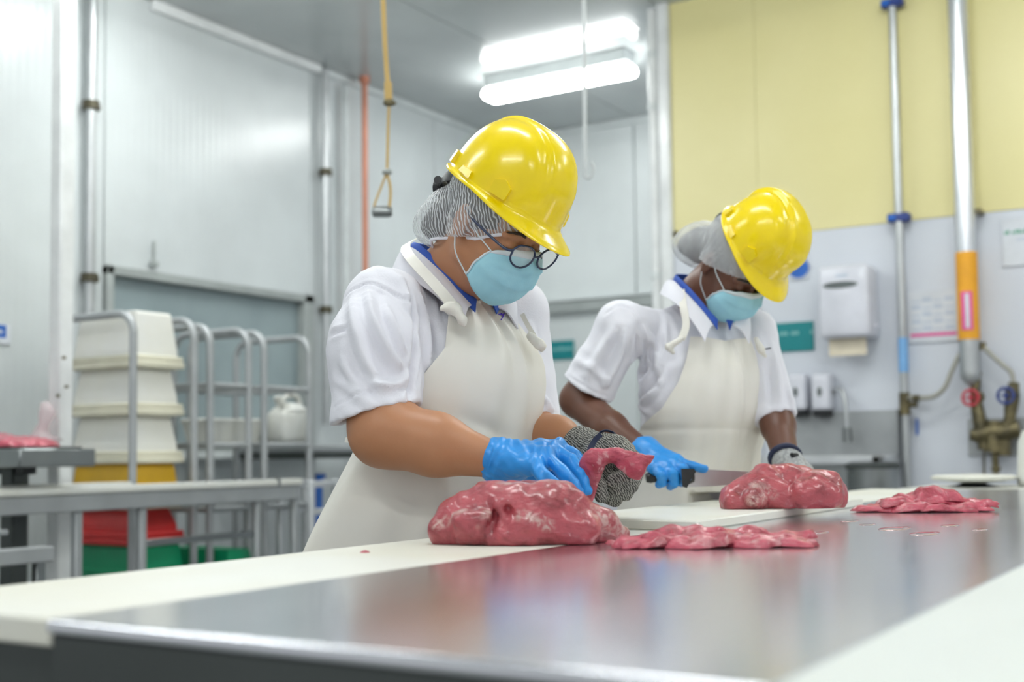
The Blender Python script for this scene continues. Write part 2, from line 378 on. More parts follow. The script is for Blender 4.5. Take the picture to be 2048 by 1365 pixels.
def wav(x, y, z, s, seed=0):
    """cheap smooth pseudo-noise, about -1..1"""
    r = random.Random(seed); o = 0
    for i in range(5):
        a, b, c, p = r.uniform(-1, 1), r.uniform(-1, 1), r.uniform(-1, 1), r.uniform(0, 6.3); l = math.sqrt(a*a+b*b+c*c); q = s*(1+.45*i)/l
        o = o+np.sin((a*x+b*y+c*z)*q+p)
    return o/3.2
# ================================================================ the room
XL, YB, YY, ZC = -5.153, 8.258, 6.241, 3.5
XE = ony(1340, 300, YY)[0]                                     # left end of the yellow wall
struct('floor', MB().box((XL-.2, -4, -.1), (5, YB+.2, 0)), 'floor')
# ribbed ceiling: separate sheets with recessed joints
ceil = struct('ceiling', MB().box((XL-.2, -2.2, ZC+.03), (5, YB+.2, ZC+.12)), 'joint')
x = XL
while x < 4.6:
    obj('ceiling_panel', MB().box((x+.004, -2.2, ZC), (x+1.146, YB, ZC+.05)), 'ceiling', ceil); x += 1.15
wl = struct('wall_left', MB().box((XL-.15, -2.2, 0), (XL-.045, YB+.1, ZC)), 'joint')
WY0, WY1, WZ0, WZ1 = 4.31, 5.93, 1.02, 2.0
ys = [-2.2, -1.1, 0.0, 1.1, 2.2, 3.15, 4.10, WY0, WY1, 6.28, 7.3, YB]
for a, b in zip(ys[:-1], ys[1:]):
    if a == WY0:
        for z0, z1 in ((0, WZ0), (WZ1, ZC)): obj('wall_panel', MB().box((XL-.05, a+.003, z0), (XL, b-.003, z1), .003), 'wall_panel', wl)
    else: obj('wall_panel', MB().box((XL-.05, a+.004, 0), (XL, b-.004, ZC), .004), 'wall_panel', wl)
wb = struct('wall_back', MB().box((XL-.1, YB+.045, 0), (XE+.4, YB+.15, ZC)), 'joint')
x = XL
for i in range(3):
    for z0, z1 in ((0, 2.075), (2.075, ZC)): obj('wall_panel', MB().box((x+.004, YB, z0+.002), (min(x+1.15, XE+.35)-.004, YB+.05, z1-.002), .004), 'back_panel', wb)
    x += 1.15
tr = struct('trim_1', MB().box((XL, YB-.06, 2.06), (XE+.3, YB, 2.15), .006), 'frame_grey')
obj('upper_lip', MB().box((XL, YB-.075, 2.15), (XE+.3, YB, 2.162)), 'trim', tr)
struct('trim_2', MB().box((XL, 4.6, ZC-.06), (XL+.05, 6.0, ZC), .01), 'trim_gloss')
struct('trim_3', MB().box((XL, 6.05, ZC-.05), (XL+.03, YB, ZC), .01), 'trim')
struct('trim_4', MB().box((XL, YB-.03, ZC-.05), (XE, YB, ZC), .01), 'trim')
wy = struct('wall_right', MB().box((XE, YY+.045, 0), (4.6, YY+.2, 4.2)), 'white_wall')
ZS = 2.135
xs = [XE, -2.30, -1.20, -.1, 1.0, 2.1, 3.2, 4.4]
for a, b in zip(xs[:-1], xs[1:]):
    obj('lower_panel', MB().box((a+.003, YY, 0), (b-.003, YY+.05, ZS-.003), .003), 'white_wall', wy)
    obj('upper_panel', MB().box((a+.001, YY+.004, ZS), (b-.001, YY+.05, 4.2)), 'yellow_wall', wy)
obj('side_panel', MB().box((XE, YY+.2, 0), (XE+.05, YB, 4.2)), 'white_wall', wy)
# the wall's white end post, two glossy pipes clipped to it
ep = struct('trim_5', MB().box((XE-.06, YY-.03, 0), (XE+.012, YY+.05, 4.2), .012), 'trim_gloss')
pr = thing('drain_pipe', (XE-.09, YY-.03, 0), 'shiny white vertical pipe running up the end of the yellow wall', 'pipe')
obj('pipe', MB().cyl((XE-.088, YY-.02, 0), (XE-.088, YY-.02, 3.48), .026), 'trim_gloss', pr)
for z in (1.95, 2.9, 3.2): obj('clamp', MB().cyl((XE-.088, YY-.02, z), (XE-.088, YY-.02, z+.04), .031), 'trim', pr)
st = solo('wall_stain', MB().lathe(ony(1352, 468, YY), (0, -1, 0), [(.018, 0), (.014, .012), (.006, .02)], 10), 'brass', 'small rusty fitting at the lower left corner of the yellow wall', 'fitting')
# window in the left wall
wf = struct('window_1', MB().box((XL-.045, WY0, WZ0), (XL-.036, WY1, WZ1)), 'frame_grey')
for a, b, c, d in ((WY0, WY1, WZ1-.05, WZ1), (WY0, WY1, WZ0, WZ0+.05), (WY0, WY0+.045, WZ0, WZ1), (WY1-.09, WY1, WZ0, WZ1)):
    obj('window_frame', MB().box((XL-.035, a, c), (XL+.035, b, d), .006), 'frame_grey', wf)
obj('pane', MB().box((XL-.034, WY0+.04, WZ0+.04), (XL-.026, WY1-.08, WZ1-.04)), 'glass_grey', wf)
obj('window_sill', MB().box((XL-.03, WY0, WZ0-.04), (XL+.08, WY1, WZ0), .006), 'trim', wf)
p = onx(308, 530, XL+.03); fh = thing('wall_hook', p, 'thin grey bracket sticking up from the top of the window frame', 'bracket')
obj('rod', MB().cyl(p, p+V3(0, 0, .13), .009, n=8), 'frame_grey', fh); obj('foot', MB().box(p-V3(.02, .02, .01), p+V3(.02, .02, .02), .004), 'frame_grey', fh)
# pipes on the left wall
def wall_pipe(px, py0, py1, clamps, r, label, m='galv', X=XL+.05, name='wall_pipe', cm='clamp_dark'):
    a, b = onx(px, py0, X), onx(px, py1, X); b = V3(b[0], a[1], b[2])
    t = thing(name, (X, a[1], min(a[2], b[2])), label, 'pipe')
    z1 = ZC if py0 <= 0 else a[2]
    obj('pipe', MB().cyl((X, a[1], b[2]), (X, a[1], z1), r, n=14), m, t)
    for c in clamps:
        z = onx(px, c, X)[2]
        obj('clamp', MB().cyl((X, a[1], z-.022), (X, a[1], z+.022), r*1.55, n=14).box((X-.05, a[1]-.012, z-.015), (X+.012, a[1]+.055, z+.015), .004), cm, t)
    return t
wall_pipe(184, 0, 1000, (212, 557), .028, 'grey pipe with two dark clamps on the left wall beside the white post')
wall_pipe(651, 140, 850, (345, 620), .026, 'grey pipe with two clamps on the left wall right of the window')
wall_pipe(692, 172, 850, (), .02, 'thinnest plain grey pipe on the wall between the clamped pipe and the copper pipe', 'trim')
q = onz(729, 160, ZC-.02); t = thing('copper_pipe', (q[0], q[1], 1.5), 'copper coloured vertical pipe coming down from the ceiling by the wall corner', 'pipe')
obj('pipe', MB().cyl((q[0], q[1], 1.2), (q[0], q[1], ZC), .02, n=14), 'copper', t); obj('flange', MB().cyl((q[0], q[1], ZC-.04), (q[0], q[1], ZC), .034, n=16), 'copper', t)
# white free-standing post
q = P(122, 700, 5.15); q[2] = 0
t = thing('support_post', q, 'tall square white post in front of the crate rack', 'post')
obj('post', MB().box(q+V3(-.037, -.037, .012), q+V3(.037, .037, ZC-.01), .008), 'trim_gloss', t)
obj('foot_plate', MB().box(q+V3(-.09, -.09, 0), q+V3(.09, .09, .012), .003), 'trim', t)
for px, py in ((128, 716), (133, 774), (116, 792)):
    b = P(px, py, 5.09); obj('bolt', MB().cyl((b[0], b[1], b[2]-.006), (b[0], b[1], b[2]+.006), .008, n=8), 'brass', t)
# ceiling lamps: white batten with diffuser; every one is a light of the room
M['diffuser'] = mat('lit_diffuser', (.9, .9, .9), .4, emis=((.97, 1, .98), LAMP))
def lamp(cx, cy, along_x, label, L=1.25):
    z = ZC-.01
    t = thing('ceiling_lamp', (cx, cy, z), label, 'lamp', 'fluorescent ceiling lamps')
    hx, hy = (L/2, .085) if along_x else (.085, L/2)
    obj('housing', MB().box((cx-hx*.97, cy-hy*.92, z-.085), (cx+hx*.97, cy+hy*.92, z+.01), .01), 'trim', t)
    obj('diffuser', MB().box((cx-hx, cy-hy, z-.15), (cx+hx, cy+hy, z-.08), .032), 'diffuser', t)
    return t
a, b = onz(963, 180, ZC-.1), onz(1275, 138, ZC-.1)
lamp((a[0]+b[0])/2, (a[1]+b[1])/2, True, 'lit fluorescent lamp on the ceiling above the left hard hat', abs(b[0]-a[0])+.02)
for (cx, cy, ax), lb in zip(((-4.05, 4.2, True), (-3.6, 3.2, True), (-1.0, 4.4, True), (-1.3, 1.9, True), (1.2, 4.2, True), (1.4, 1.6, True), (-3.4, .7, True), (-.9, -.7, True), (3.2, 3.4, True), (1.6, -1, True)),
        ('above the rack trolleys', 'above the support post', 'in front of the towel dispenser', 'above the two workers', 'above the packing table', 'above the near end of the right board', 'above the near end of the rail table', 'behind the near end of the cutting table', 'farthest right along the yellow wall', 'farthest right behind the camera side of the table')):
    lamp(cx, cy, ax, 'lit fluorescent lamp out of the picture, '+lb)
# hanging pull cord with handle, and a white hook rod
zt = ZC
t = thing('pull_cord', P(766, 0, 4.2), 'yellow pull cord hanging from the ceiling with a dark handle at its end', 'cord')
top = P(764, -60, 4.2); k1 = P(778, 205, 4.2); k2 = P(774, 345, 4.2); h1 = P(748, 424, 4.2); h2 = P(778, 424, 4.2)
obj('rope', MB().tube(spline([P(752, -330, 4.2), top, P(770, 90, 4.2), k1-V3(0, 0, -.01)], 5), .0085, 8), 'rope', t)
obj('sleeve', MB().cyl(P(776, 165, 4.2), P(777, 200, 4.2), .014, n=10), 'rope', t)
obj('knot', MB().lathe(k1-V3(0, 0, .014), (0, 0, 1), [(.006, 0), (.02, .006), (.02, .018), (.008, .028)], 12).tube([k1, P(793, 207, 4.2)], [.012, .003], 8), 'brass', t)
obj('chain', MB().tube(spline([k1, P(776, 270, 4.2), k2], 5), .005, 8), 'rope', t)
obj('ring', MB().lathe(k2-V3(0, 0, .008), (0, 0, 1), [(.008, 0), (.018, .004), (.018, .014), (.008, .02)], 12), 'frame_grey', t)
obj('loop', MB().tube(spline([k2, P(762, 375, 4.2), P(749, 410, 4.2), h1], 5), .004, 8).tube(spline([k2, P(781, 380, 4.2), h2], 5), .005, 8), 'rope', t)
obj('handle', MB().lathe(h1, h2-h1, [(.012, -.006), (.019, 0), (.019, .05), (.013, .062)], 14), 'steel_edge', t)
t = thing('hanging_hook', P(1170, 355, 4.6), 'thin white rod hanging from the ceiling with a curved hook between the two hard hats', 'hook')
rp = [P(1167, -260, 4.6), P(1168, 0, 4.6), P(1169, 180, 4.6), P(1170, 340, 4.6)]
obj('rod', MB().tube(rp, .008, 10), 'white_rod', t)
obj('hook', MB().tube(spline([rp[-1], P(1172, 356, 4.6), P(1182, 353, 4.6), P(1187, 338, 4.6), P(1181, 324, 4.6)], 6), .006, 10), 'white_rod', t)
# ================================================================ on the yellow wall
def slab(px0, py0, px1, py1, Y, th, bev=.004):
    a, b = ony(px0, py0, Y), ony(px1, py1, Y)
    return MB().box((a[0], Y-th, b[2]), (b[0], Y, a[2]), bev), a, b
def strokes(x0, x1, z, h, Y, m, parent, seed=1):
    """a line of lettering too blurred to read: short upright strokes of uneven width and height"""
    r = random.Random(seed); g = MB(); x = x0
    while x < x1:
        w_ = r.uniform(.3, .75)*h
        if r.random() > .12: g.box((x, Y-.0138, z), (min(x+w_, x1), Y-.012, z+h*r.choice((.65, .7, 1))))
        x += w_+h*.16
    return tag(obj('lettering', g, m, parent), kind='stuff')
def sign(px0, py0, px1, py1, Y, m, label, cat, name='wall_sign'):
    g, a, b = slab(px0, py0, px1, py1, Y, .012, .002)
    t = thing(name, ((a[0]+b[0])/2, Y, b[2]), label, cat); obj('plate', g, m, t); return t, a, b
t, a, b = sign(1549, 648, 1629, 701, YY, 'teal', 'teal sign on the white wall between the right worker and the towel dispenser', 'sign')
strokes(a[0]+.03, a[0]+.21, b[2]+.085, .028, YY, 'teal_text', t)
t, a, b = sign(1091, 684, 1149, 719, YB, 'teal', 'teal sign on the far wall between the two workers', 'sign')
strokes(a[0]+.03, a[0]+.27, b[2]+.072, .03, YB, 'teal_text', t, 2)
t, a, b = sign(2004, 440, 2060, 530, YY, 'paper', 'white notice with green text at the right edge of the picture', 'sign')
strokes(a[0]+.01, a[0]+.15, a[2]-.075, .018, YY, 'green_text', t, 3); strokes(a[0]+.055, a[0]+.11, a[2]-.11, .016, YY, 'paper_print', t, 4)
t, a, b = sign(1815, 585, 1920, 682, YY, 'paper', 'wall planner with a pink line pinned between the two vertical pipes', 'poster', 'wall_planner')
W_, H_ = b[0]-a[0], a[2]-b[2]
obj('pink_line', MB().box((a[0]+.012, YY-.0145, b[2]+.030), (b[0]-.01, YY-.012, b[2]+.045)), 'pink', t)
for r_ in range(5):
    for c_ in range(4):
        x0 = a[0]+.02+c_*(W_-.03)/4; z0 = b[2]+.06+r_*(H_-.08)/5
        obj('planner_cell', MB().box((x0, YY-.0138, z0), (x0+(W_-.03)/4-.010, YY-.012, z0+.008+.012*((r_+c_) % 2))), 'paper_print', t)
t, a, b = sign(1580, 515, 1617, 558, YY, 'paper', 'small white sticker with a blue round symbol partly behind the right hard hat', 'sticker', 'wall_sticker')
cx, cz = (a[0]+b[0])/2, (a[2]+b[2])/2
obj('round_symbol', MB().lathe((cx, YY-.011, cz), (0, -1, 0), [(.055, 0), (.055, .003)], 24), 'blue', t)
a, b = onx(-40, 645, XL), onx(19, 690, XL)
t = thing('wall_sign', (XL, b[1], b[2]), 'blue and white sign on the left wall at the left edge of the picture', 'sign')
obj('plate', MB().box((XL, a[1], b[2]), (XL+.012, b[1], a[2]), .002), 'paper', t)
obj('symbol', MB().box((XL+.012, a[1], b[2]+.03), (XL+.0145, b[1]-.03, a[2]-.005)), 'blue', t)
obj('figure', MB().box((XL+.0145, b[1]-.08, b[2]+.05), (XL+.016, b[1]-.05, a[2]-.03)), 'paper', t)
# paper towel dispenser
Y0 = YY
a, b = ony(1636, 530, Y0-.12), ony(1762, 682, Y0); fx0, fx1 = ony(1634, 600, Y0-.2)[0], ony(1737, 600, Y0-.2)[0]
z1, z0 = ony(1680, 530, Y0-.2)[2], ony(1680, 676, Y0-.2)[2]
t = thing('towel_dispenser', ((fx0+fx1)/2, Y0, z0), 'white paper towel dispenser with a tongue of paper hanging out', 'dispenser')
obj('case', MB().box((fx0, Y0-.2, z0), (fx1, Y0, z1), .028), 'white_gloss', t)
obj('view_slot', MB().lathe(((fx0+fx1)/2-.01, Y0-.199, z1-.10), (0, -1, 0), [(1, 0), (1, .003)], 28, sc_=(.088, .018)), 'dark_window', t)
obj('badge', MB().box(((fx0+fx1)/2-.03, Y0-.203, z1-.062), ((fx0+fx1)/2+.03, Y0-.199, z1-.047), .001), 'paper_print', t)
obj('paper_towel', MB().box((fx0+.035, Y0-.135, z0-.085), (fx1-.035, Y0-.13, z0+.01)), 'towel', t)
obj('lock', MB().cyl((fx1-.002, Y0-.08, z0+.06), (fx1+.01, Y0-.08, z0+.06), .014, n=12), 'white_gloss', t)
# two soap dispensers
for px, lb in ((1597, 'white soap dispenser nearer the right worker, left of its twin'), (1645, 'white soap dispenser under the towel dispenser, right of its twin')):
    p = ony(px, 822, Y0-.07); q = ony(px, 748, Y0-.07)
    t = thing('soap_dispenser', (p[0], Y0, p[2]), lb, 'dispenser', 'soap dispensers beside the sink')
    obj('case', MB().box((p[0]-.048, Y0-.11, p[2]), (p[0]+.048, Y0, q[2]), .02), 'white_gloss', t)
    obj('window', MB().lathe((p[0], Y0-.109, p[2]+.095), (0, -1, 0), [(1, 0), (1, .003)], 16, sc_=(.012, .025)), 'dark_window', t)
    obj('nozzle', MB().box((p[0]-.045, Y0-.10, p[2]-.03), (p[0]+.045, Y0-.02, p[2]+.002), .01), 'black', t)
# hand wash basin
sx0, sx1 = ony(1560, 900, Y0)[0], ony(1798, 435, YY-.06)[0]-.03; zr = ony(1700, 912, Y0-.35)[2]; zs = ony(1700, 823, Y0)[2]
t = thing('hand_wash_sink', ((sx0+sx1)/2, Y0-.2, 0), 'stainless hand wash sink with splash back under the soap dispensers', 'sink')
obj('splash_back', MB().box((sx0, Y0-.02, zr-.02), (sx1, Y0-.002, zs), .003), 'tube', t)
g = MB()
for lo, hi in (((sx0, Y0-.40, zr-.045), (sx1, Y0-.355, zr)), ((sx0, Y0-.06, zr-.045), (sx1, Y0-.02, zr)), ((sx0, Y0-.40, zr-.045), (sx0+.05, Y0-.02, zr)), ((sx1-.05, Y0-.40, zr-.045), (sx1, Y0-.02, zr))): g.box(lo, hi, .008)
obj('rim', g, 'tube_light', t)
g = MB(); bl, bh = (sx0+.04, Y0-.36, zr-.2), (sx1-.04, Y0-.05, zr-.03)
g.box(bl, (bh[0], bh[1], bl[2]+.004)).box(bl, (bh[0], bl[1]+.004, bh[2])).box((bl[0], bh[1]-.004, bl[2]), bh).box(bl, (bl[0]+.004, bh[1], bh[2])).box((bh[0]-.004, bl[1], bl[2]), bh)
obj('bowl', g, 'steel_edge', t)
obj('side_plate', MB().box((sx1-.006, Y0-.10, zr), (sx1, Y0-.02, zs), .002), 'tube', t)
for xx in (sx0+.03, sx1-.03): obj('leg', MB().cyl((xx, Y0-.34, 0), (xx, Y0-.34, zr-.03), .018, n=12), 'tube', t)
fx = ony(1697, 880, Y0-.06)
fz = ony(1670, 782, Y0-.06)
pts = [(fx[0]-.08, Y0-.02, fz[2]-.02), (fx[0]-.08, Y0-.05, fz[2]), (fx[0]-.03, Y0-.08, fz[2]+.005), (fx[0], Y0-.1, fz[2]-.05), (fx[0]+.01, Y0-.11, fz[2]-.20)]
t2 = thing('gooseneck_faucet', (fx[0]+.01, Y0-.11, fz[2]-.26), 'curved grey tap over the hand wash sink', 'tap')
obj('spout', MB().tube(spline([V3(*q) for q in pts], 6), .012, 12), 'galv', t2)
obj('nozzle', MB().cyl((fx[0]+.01, Y0-.11, fz[2]-.26), (fx[0]+.01, Y0-.11, fz[2]-.19), .022, n=14), 'steel_edge', t2)
tb = ony(1762, 928, Y0-.38)
t = thing('waste_bin', (tb[0], Y0-.28, 0), 'grey steel bin under the right end of the hand wash sink', 'bin')
obj('body', MB().lathe((tb[0], Y0-.52, 0), (0, 0, 1), [(.10, 0), (.115, .6), (.115, tb[2]-.02)], 24), 'steel_edge', t)
obj('lid', MB().lathe((tb[0], Y0-.52, tb[2]-.02), (0, 0, 1), [(.125, 0), (.125, .02), (.1, .03)], 24), 'steel_dark', t)
# thin pipe with blue clamps
X1 = ony(1798, 435, YY-.06)
t = thing('water_pipe', (X1[0], YY-.06, .3), 'thin grey vertical pipe held by blue clamps left of the wall planner', 'pipe')
obj('pipe', MB().cyl((X1[0], YY-.06, .1), (X1[0], YY-.06, 4.1), .021, n=14), 'galv', t)
for py in (4, 436):
    z = ony(1798, py, YY-.06)[2]
    c = obj('clamp', MB().box((X1[0]-.055, YY-.085, z-.022), (X1[0]+.055, YY-.03, z+.022), .008), 'blue_dark', t)
    obj('clamp_jaw', MB().box((X1[0]-.05, YY-.089, z-.014), (X1[0]-.01, YY-.083, z+.014), .003), 'blue', c)
    obj('wall_bracket', MB().box((X1[0]-.03, YY-.03, z-.015), (X1[0]+.03, YY, z+.015)), 'black', c)
zA, zB = ony(1806, 676, YY-.06)[2], ony(1808, 745, YY-.06)[2]
obj('blue_tape', MB().cyl((X1[0], YY-.06, zB), (X1[0], YY-.06, zA), .0235, n=14), 'sky_tape', t)
zV = ony(1808, 790, YY-.06)[2]
obj('valve', MB().cyl((X1[0], YY-.06, zV-.10), (X1[0], YY-.06, zV+.01), .027, n=12).cyl((X1[0], YY-.06, zV-.05), (X1[0]+.06, YY-.06, zV-.05), .014, n=10), 'brass', t)
# big clad pipe
X2 = ony(1934, 560, YY-.11); Yp = YY-.11
zt0, zt1, zl0, zl1 = ony(1945, 745, Yp)[2], 4.1, ony(1945, 680, Yp)[2], ony(1940, 505, Yp)[2]
t = thing('clad_pipe', (X2[0], Yp, zt0), 'wide shiny white pipe with an orange label band by the valves', 'pipe')
obj('pipe', MB().cyl((X2[0], Yp, zl0), (X2[0], Yp, zt1), .047, n=24), 'lag', t)
for z in (ony(1925, 150, Yp)[2], ony(1932, 433, Yp)[2]): obj('seam_band', MB().cyl((X2[0], Yp, z), (X2[0], Yp, z+.012), .049, n=24), 'lag', t)
obj('orange_band', MB().cyl((X2[0], Yp, zl0), (X2[0], Yp, zl1), .0495, n=24), 'orange', t)
zp0, zp1 = ony(1940, 662, Yp)[2], ony(1940, 585, Yp)[2]
def arc_strip(a0, a1, r, z0_, z1_):
    G = [[(X2[0]+r*math.cos(q), Yp+r*math.sin(q), z) for q in np.linspace(a0, a1, 8)] for z in (z0_, z1_)]
    return MB().grid(np.array(G), .0008)
ac = math.atan2(-Yp, -X2[0])
obj('pink_mark', arc_strip(ac-.62, ac+.42, .0512, zp0, zp1), 'pink', t)
obj('white_mark', arc_strip(ac-.25, ac+.12, .0525, zp0+.01, zp1-.01), 'paper', t)
obj('bracket', MB().box((X2[0]+.04, YY-.1, ony(1960, 420, Yp)[2]-.01), (X2[0]+.07, YY, ony(1960, 420, Yp)[2]+.01)), 'brass', t)
obj('adapter', MB().lathe((X2[0], Yp, zt0-.06), (0, 0, 1), [(.02, 0), (.045, .03), (.047, .06), (.047, zl0-zt0+.06)], 20), 'galv', t)
# valve set
def PW(px, py, d=.10): return ony(px, py, YY-d)
t = thing('mixing_valve_set', PW(1980, 905, 0), 'brass mixing valves with red and black handwheels on a grey backplate', 'valve')
a, b = PW(1935, 838, 0), PW(2070, 912, 0)
obj('backplate', MB().box((a[0], YY-.012, b[2]), (b[0], YY, a[2]), .004), 'tube', t)
obj('left_riser', MB().tube([PW(1948, 745), PW(1950, 780), PW(1955, 820), PW(1962, 860)], [.034, .020, .030, .034], 14), 'brass', t)
obj('right_riser', MB().tube([PW(2028, 765), PW(2024, 800), PW(2020, 835), PW(2016, 862)], [.024, .034, .026, .034], 14), 'brass', t)
obj('manifold', MB().tube([PW(1942, 870), PW(1960, 872), PW(1985, 862), PW(2010, 866), PW(2040, 858)], [.028, .045, .040, .046, .040], 16).cyl(PW(1988, 842), PW(1988, 905), .036, .042, n=16).cyl(PW(2008, 880), PW(2008, 912), .032, n=12).cyl(PW(1965, 868), PW(1968, 900), .028, n=12), 'brass', t)
for px, py, m in ((1942, 796, 'red_wheel'), (2012, 792, 'blue_dark')):
    c = PW(px, py, .13); ring = [c+V3(.036*math.cos(q), -.012, .036*math.sin(q)) for q in np.linspace(0, 2*PI, 20, endpoint=False)]
    wobj = obj('handwheel', MB().tube(ring, .007, 8, closed=True).cyl(c+V3(0, .04, 0), c+V3(0, -.018, 0), .010, n=10), m, t)
    obj('spoke', MB().cyl(c+V3(-.03, -.012, 0), c+V3(.03, -.012, 0), .004, n=6).cyl(c+V3(0, -.012, -.03), c+V3(0, -.012, .03), .004, n=6), m, wobj)
    obj('valve_stem', MB().lathe(c+V3(.03, .03, -.02), (0, 0, 1), [(.02, 0), (.028, .02), (.02, .045)], 12), 'black' if m != 'red_wheel' else 'brass', t)
obj('drain_spout', MB().cyl(PW(1990, 905), PW(1992, 948), .016, n=12).lathe(PW(1992, 938), (0, 0, 1), [(.01, -.02), (.024, 0), (.01, .02)], 14).cyl(PW(1968, 900, .05), PW(1968, 960, .05), .005, n=8), 'brass', t)
t = thing('braided_hose', PW(1870, 800), 'braided hose curving from the clad pipe down to the thin pipe', 'hose')
obj('hose', MB().tube(spline([PW(1928, 698), PW(1918, 712), PW(1904, 742), PW(1890, 775), PW(1868, 793), PW(1838, 797), PW(1818, 797, .07)], 7), .0125, 12), 'hose', t)
obj('coupling', MB().cyl(PW(1840, 797), PW(1826, 797), .017, n=10), 'brass', t)
t = thing('braided_hose', PW(2020, 760), 'short braided hose curving from the clad pipe to the right riser', 'hose')
obj('hose', MB().tube(spline([PW(1966, 693), PW(1985, 712), PW(2005, 730), PW(2022, 745), PW(2028, 768)], 7), .0115, 12), 'hose', t)
obj('coupling', MB().cyl(PW(1966, 685), PW(1966, 700), .014, n=10), 'brass', t)
solo('hanging_tag', MB().box(PW(1831, 838, .02), PW(1837, 870, .012)), 'blue', 'small blue strip hanging on the white wall below the hose', 'tag')
# far table with white top at right, scale plate and white box on it
z = 1-(968-890)*4.9/FPX
a = onz(1895, 966, z)
t = thing('packing_table', (a[0]+.6, 5.0, 0), 'white topped table by the wall behind the rightmost meat slices', 'table')
obj('table_top', MB().box((a[0], 4.7, z-.03), (a[0]+1.3, 5.35, z), .006), 'plastic_white', t)
obj('table_frame', MB().box((a[0]+.03, 4.73, z-.08), (a[0]+1.27, 5.32, z-.03), .004), 'steel_dark', t)
for dx in (.06, 1.24):
    for yy in (4.76, 5.29): obj('leg', MB().box((a[0]+dx-.02, yy-.02, 0), (a[0]+dx+.02, yy+.02, z-.08), .004), 'tube', t)
c = V3(*onz(1975, 962, z)[:2], z); c[1] = 5.0; c[0] = a[0]+.23
t = thing('weighing_dish', c, 'shallow cream dish on a dark foot at the right edge of the picture', 'dish')
obj('foot', MB().lathe(c, (0, 0, 1), [(.10, 0), (.05, .012), (.04, .018)], 24), 'steel_dark', t)
obj('dish', MB().lathe(c+V3(0, 0, .017), (0, 0, 1), [(.05, 0), (.15, .012), (.16, .022), (.14, .03), (.02, .034)], 32), 'poly', t)
c = c+V3(.23, .08, 0)
solo('white_canister', MB().lathe(c, (0, 0, 1), [(.075, 0), (.085, .01), (.078, .17), (.06, .215), (.02, .225)], 28), 'plastic_white', 'rounded white plastic canister standing at the right edge behind the dish', 'canister', loc=c)
# ================================================================ cutting table
TZ = .86
SX0, SX1, OX0, OX1, TY0, TY1 = -.912, -.262, -1.20, .10, .71, 4.3
t = thing('cutting_table', ((OX0+OX1)/2, (TY0+TY1)/2, 0), 'long steel cutting table filling the foreground, with boards down both long sides', 'table')
obj('steel_top', MB().box((SX0, TY0, TZ-.012), (SX1, TY1, TZ)), 'steel', t)
obj('front_lip', MB().tube([(SX0, TY0+.001, TZ-.0065), (SX1, TY0+.001, TZ-.0065)], .0064, 16), 'steel', t)
g = MB()
g.box((OX0+.01, TY0+.015, TZ-.15), (OX1-.01, TY0+.035, TZ-.026)).box((OX0+.01, TY1-.035, TZ-.15), (OX1-.01, TY1-.015, TZ-.026)).box((OX0+.01, TY0+.03, TZ-.10), (OX0+.03, TY1-.03, TZ-.026)).box((OX1-.03, TY0+.03, TZ-.10), (OX1-.01, TY1-.03, TZ-.026))
obj('frame', g, 'steel_dark', t)
obj('front_skirt', MB().box((SX0, TY0, TZ-.15), (SX1, TY0+.014, TZ-.0125), .002), 'steel_dark', t)  # dark colour stands in for the dim room this steel face would reflect
for x in (OX0+.06, OX1-.06):
    for y in (TY0+.08, (TY0+TY1)/2, TY1-.08): obj('leg', MB().box((x-.025, y-.025, 0), (x+.025, y+.025, TZ-.026), .004), 'tube', t)
def board(x0, x1, y0, y1, label, z=TZ, th=.025, ang=0, m='poly'):
    o = solo('cutting_board', MB().box((x0, y0, z-th), (x1, y1, z), .003, rot=[[math.cos(ang), -math.sin(ang), 0], [math.sin(ang), math.cos(ang), 0], [0, 0, 1]]), m, label, 'board', loc=((x0+x1)/2, (y0+y1)/2, z-th))
    return o
board(OX0, SX0-.001, TY0, 2.02, 'long white cutting board under the largest piece of meat, left foreground')
board(OX0, SX0-.001, 2.024, 3.12, 'white board of the left strip lying under the raised board', TZ)
board(OX0, SX0-.001, 3.124, TY1, 'farthest white cutting board of the left strip, beyond the second piece of meat')
board(SX1+.001, OX1, TY0, 1.9, 'white cutting board in the lower right corner of the picture', m='poly_cool')
board(SX1+.001, OX1, 1.904, TY1, 'white cutting board along the far right side of the steel table', m='poly_cool')
_d = onz(1244, 1040, TZ+.018); _e = onz(1684, 1022, TZ+.018)
board(-1.17, SX0+.055, 1.99, 3.0, 'raised white cutting board on the strip under the second piece of meat', TZ+.018, .018)
p = onz(730, 1106, TZ)
solo('meat_crumb', MB().lathe(p, (0, 0, 1), [(.0075, 0), (.006, .002), (.002, .0035)], 9), 'meat_slice', 'tiny red scrap of meat alone on the long white board', 'meat')
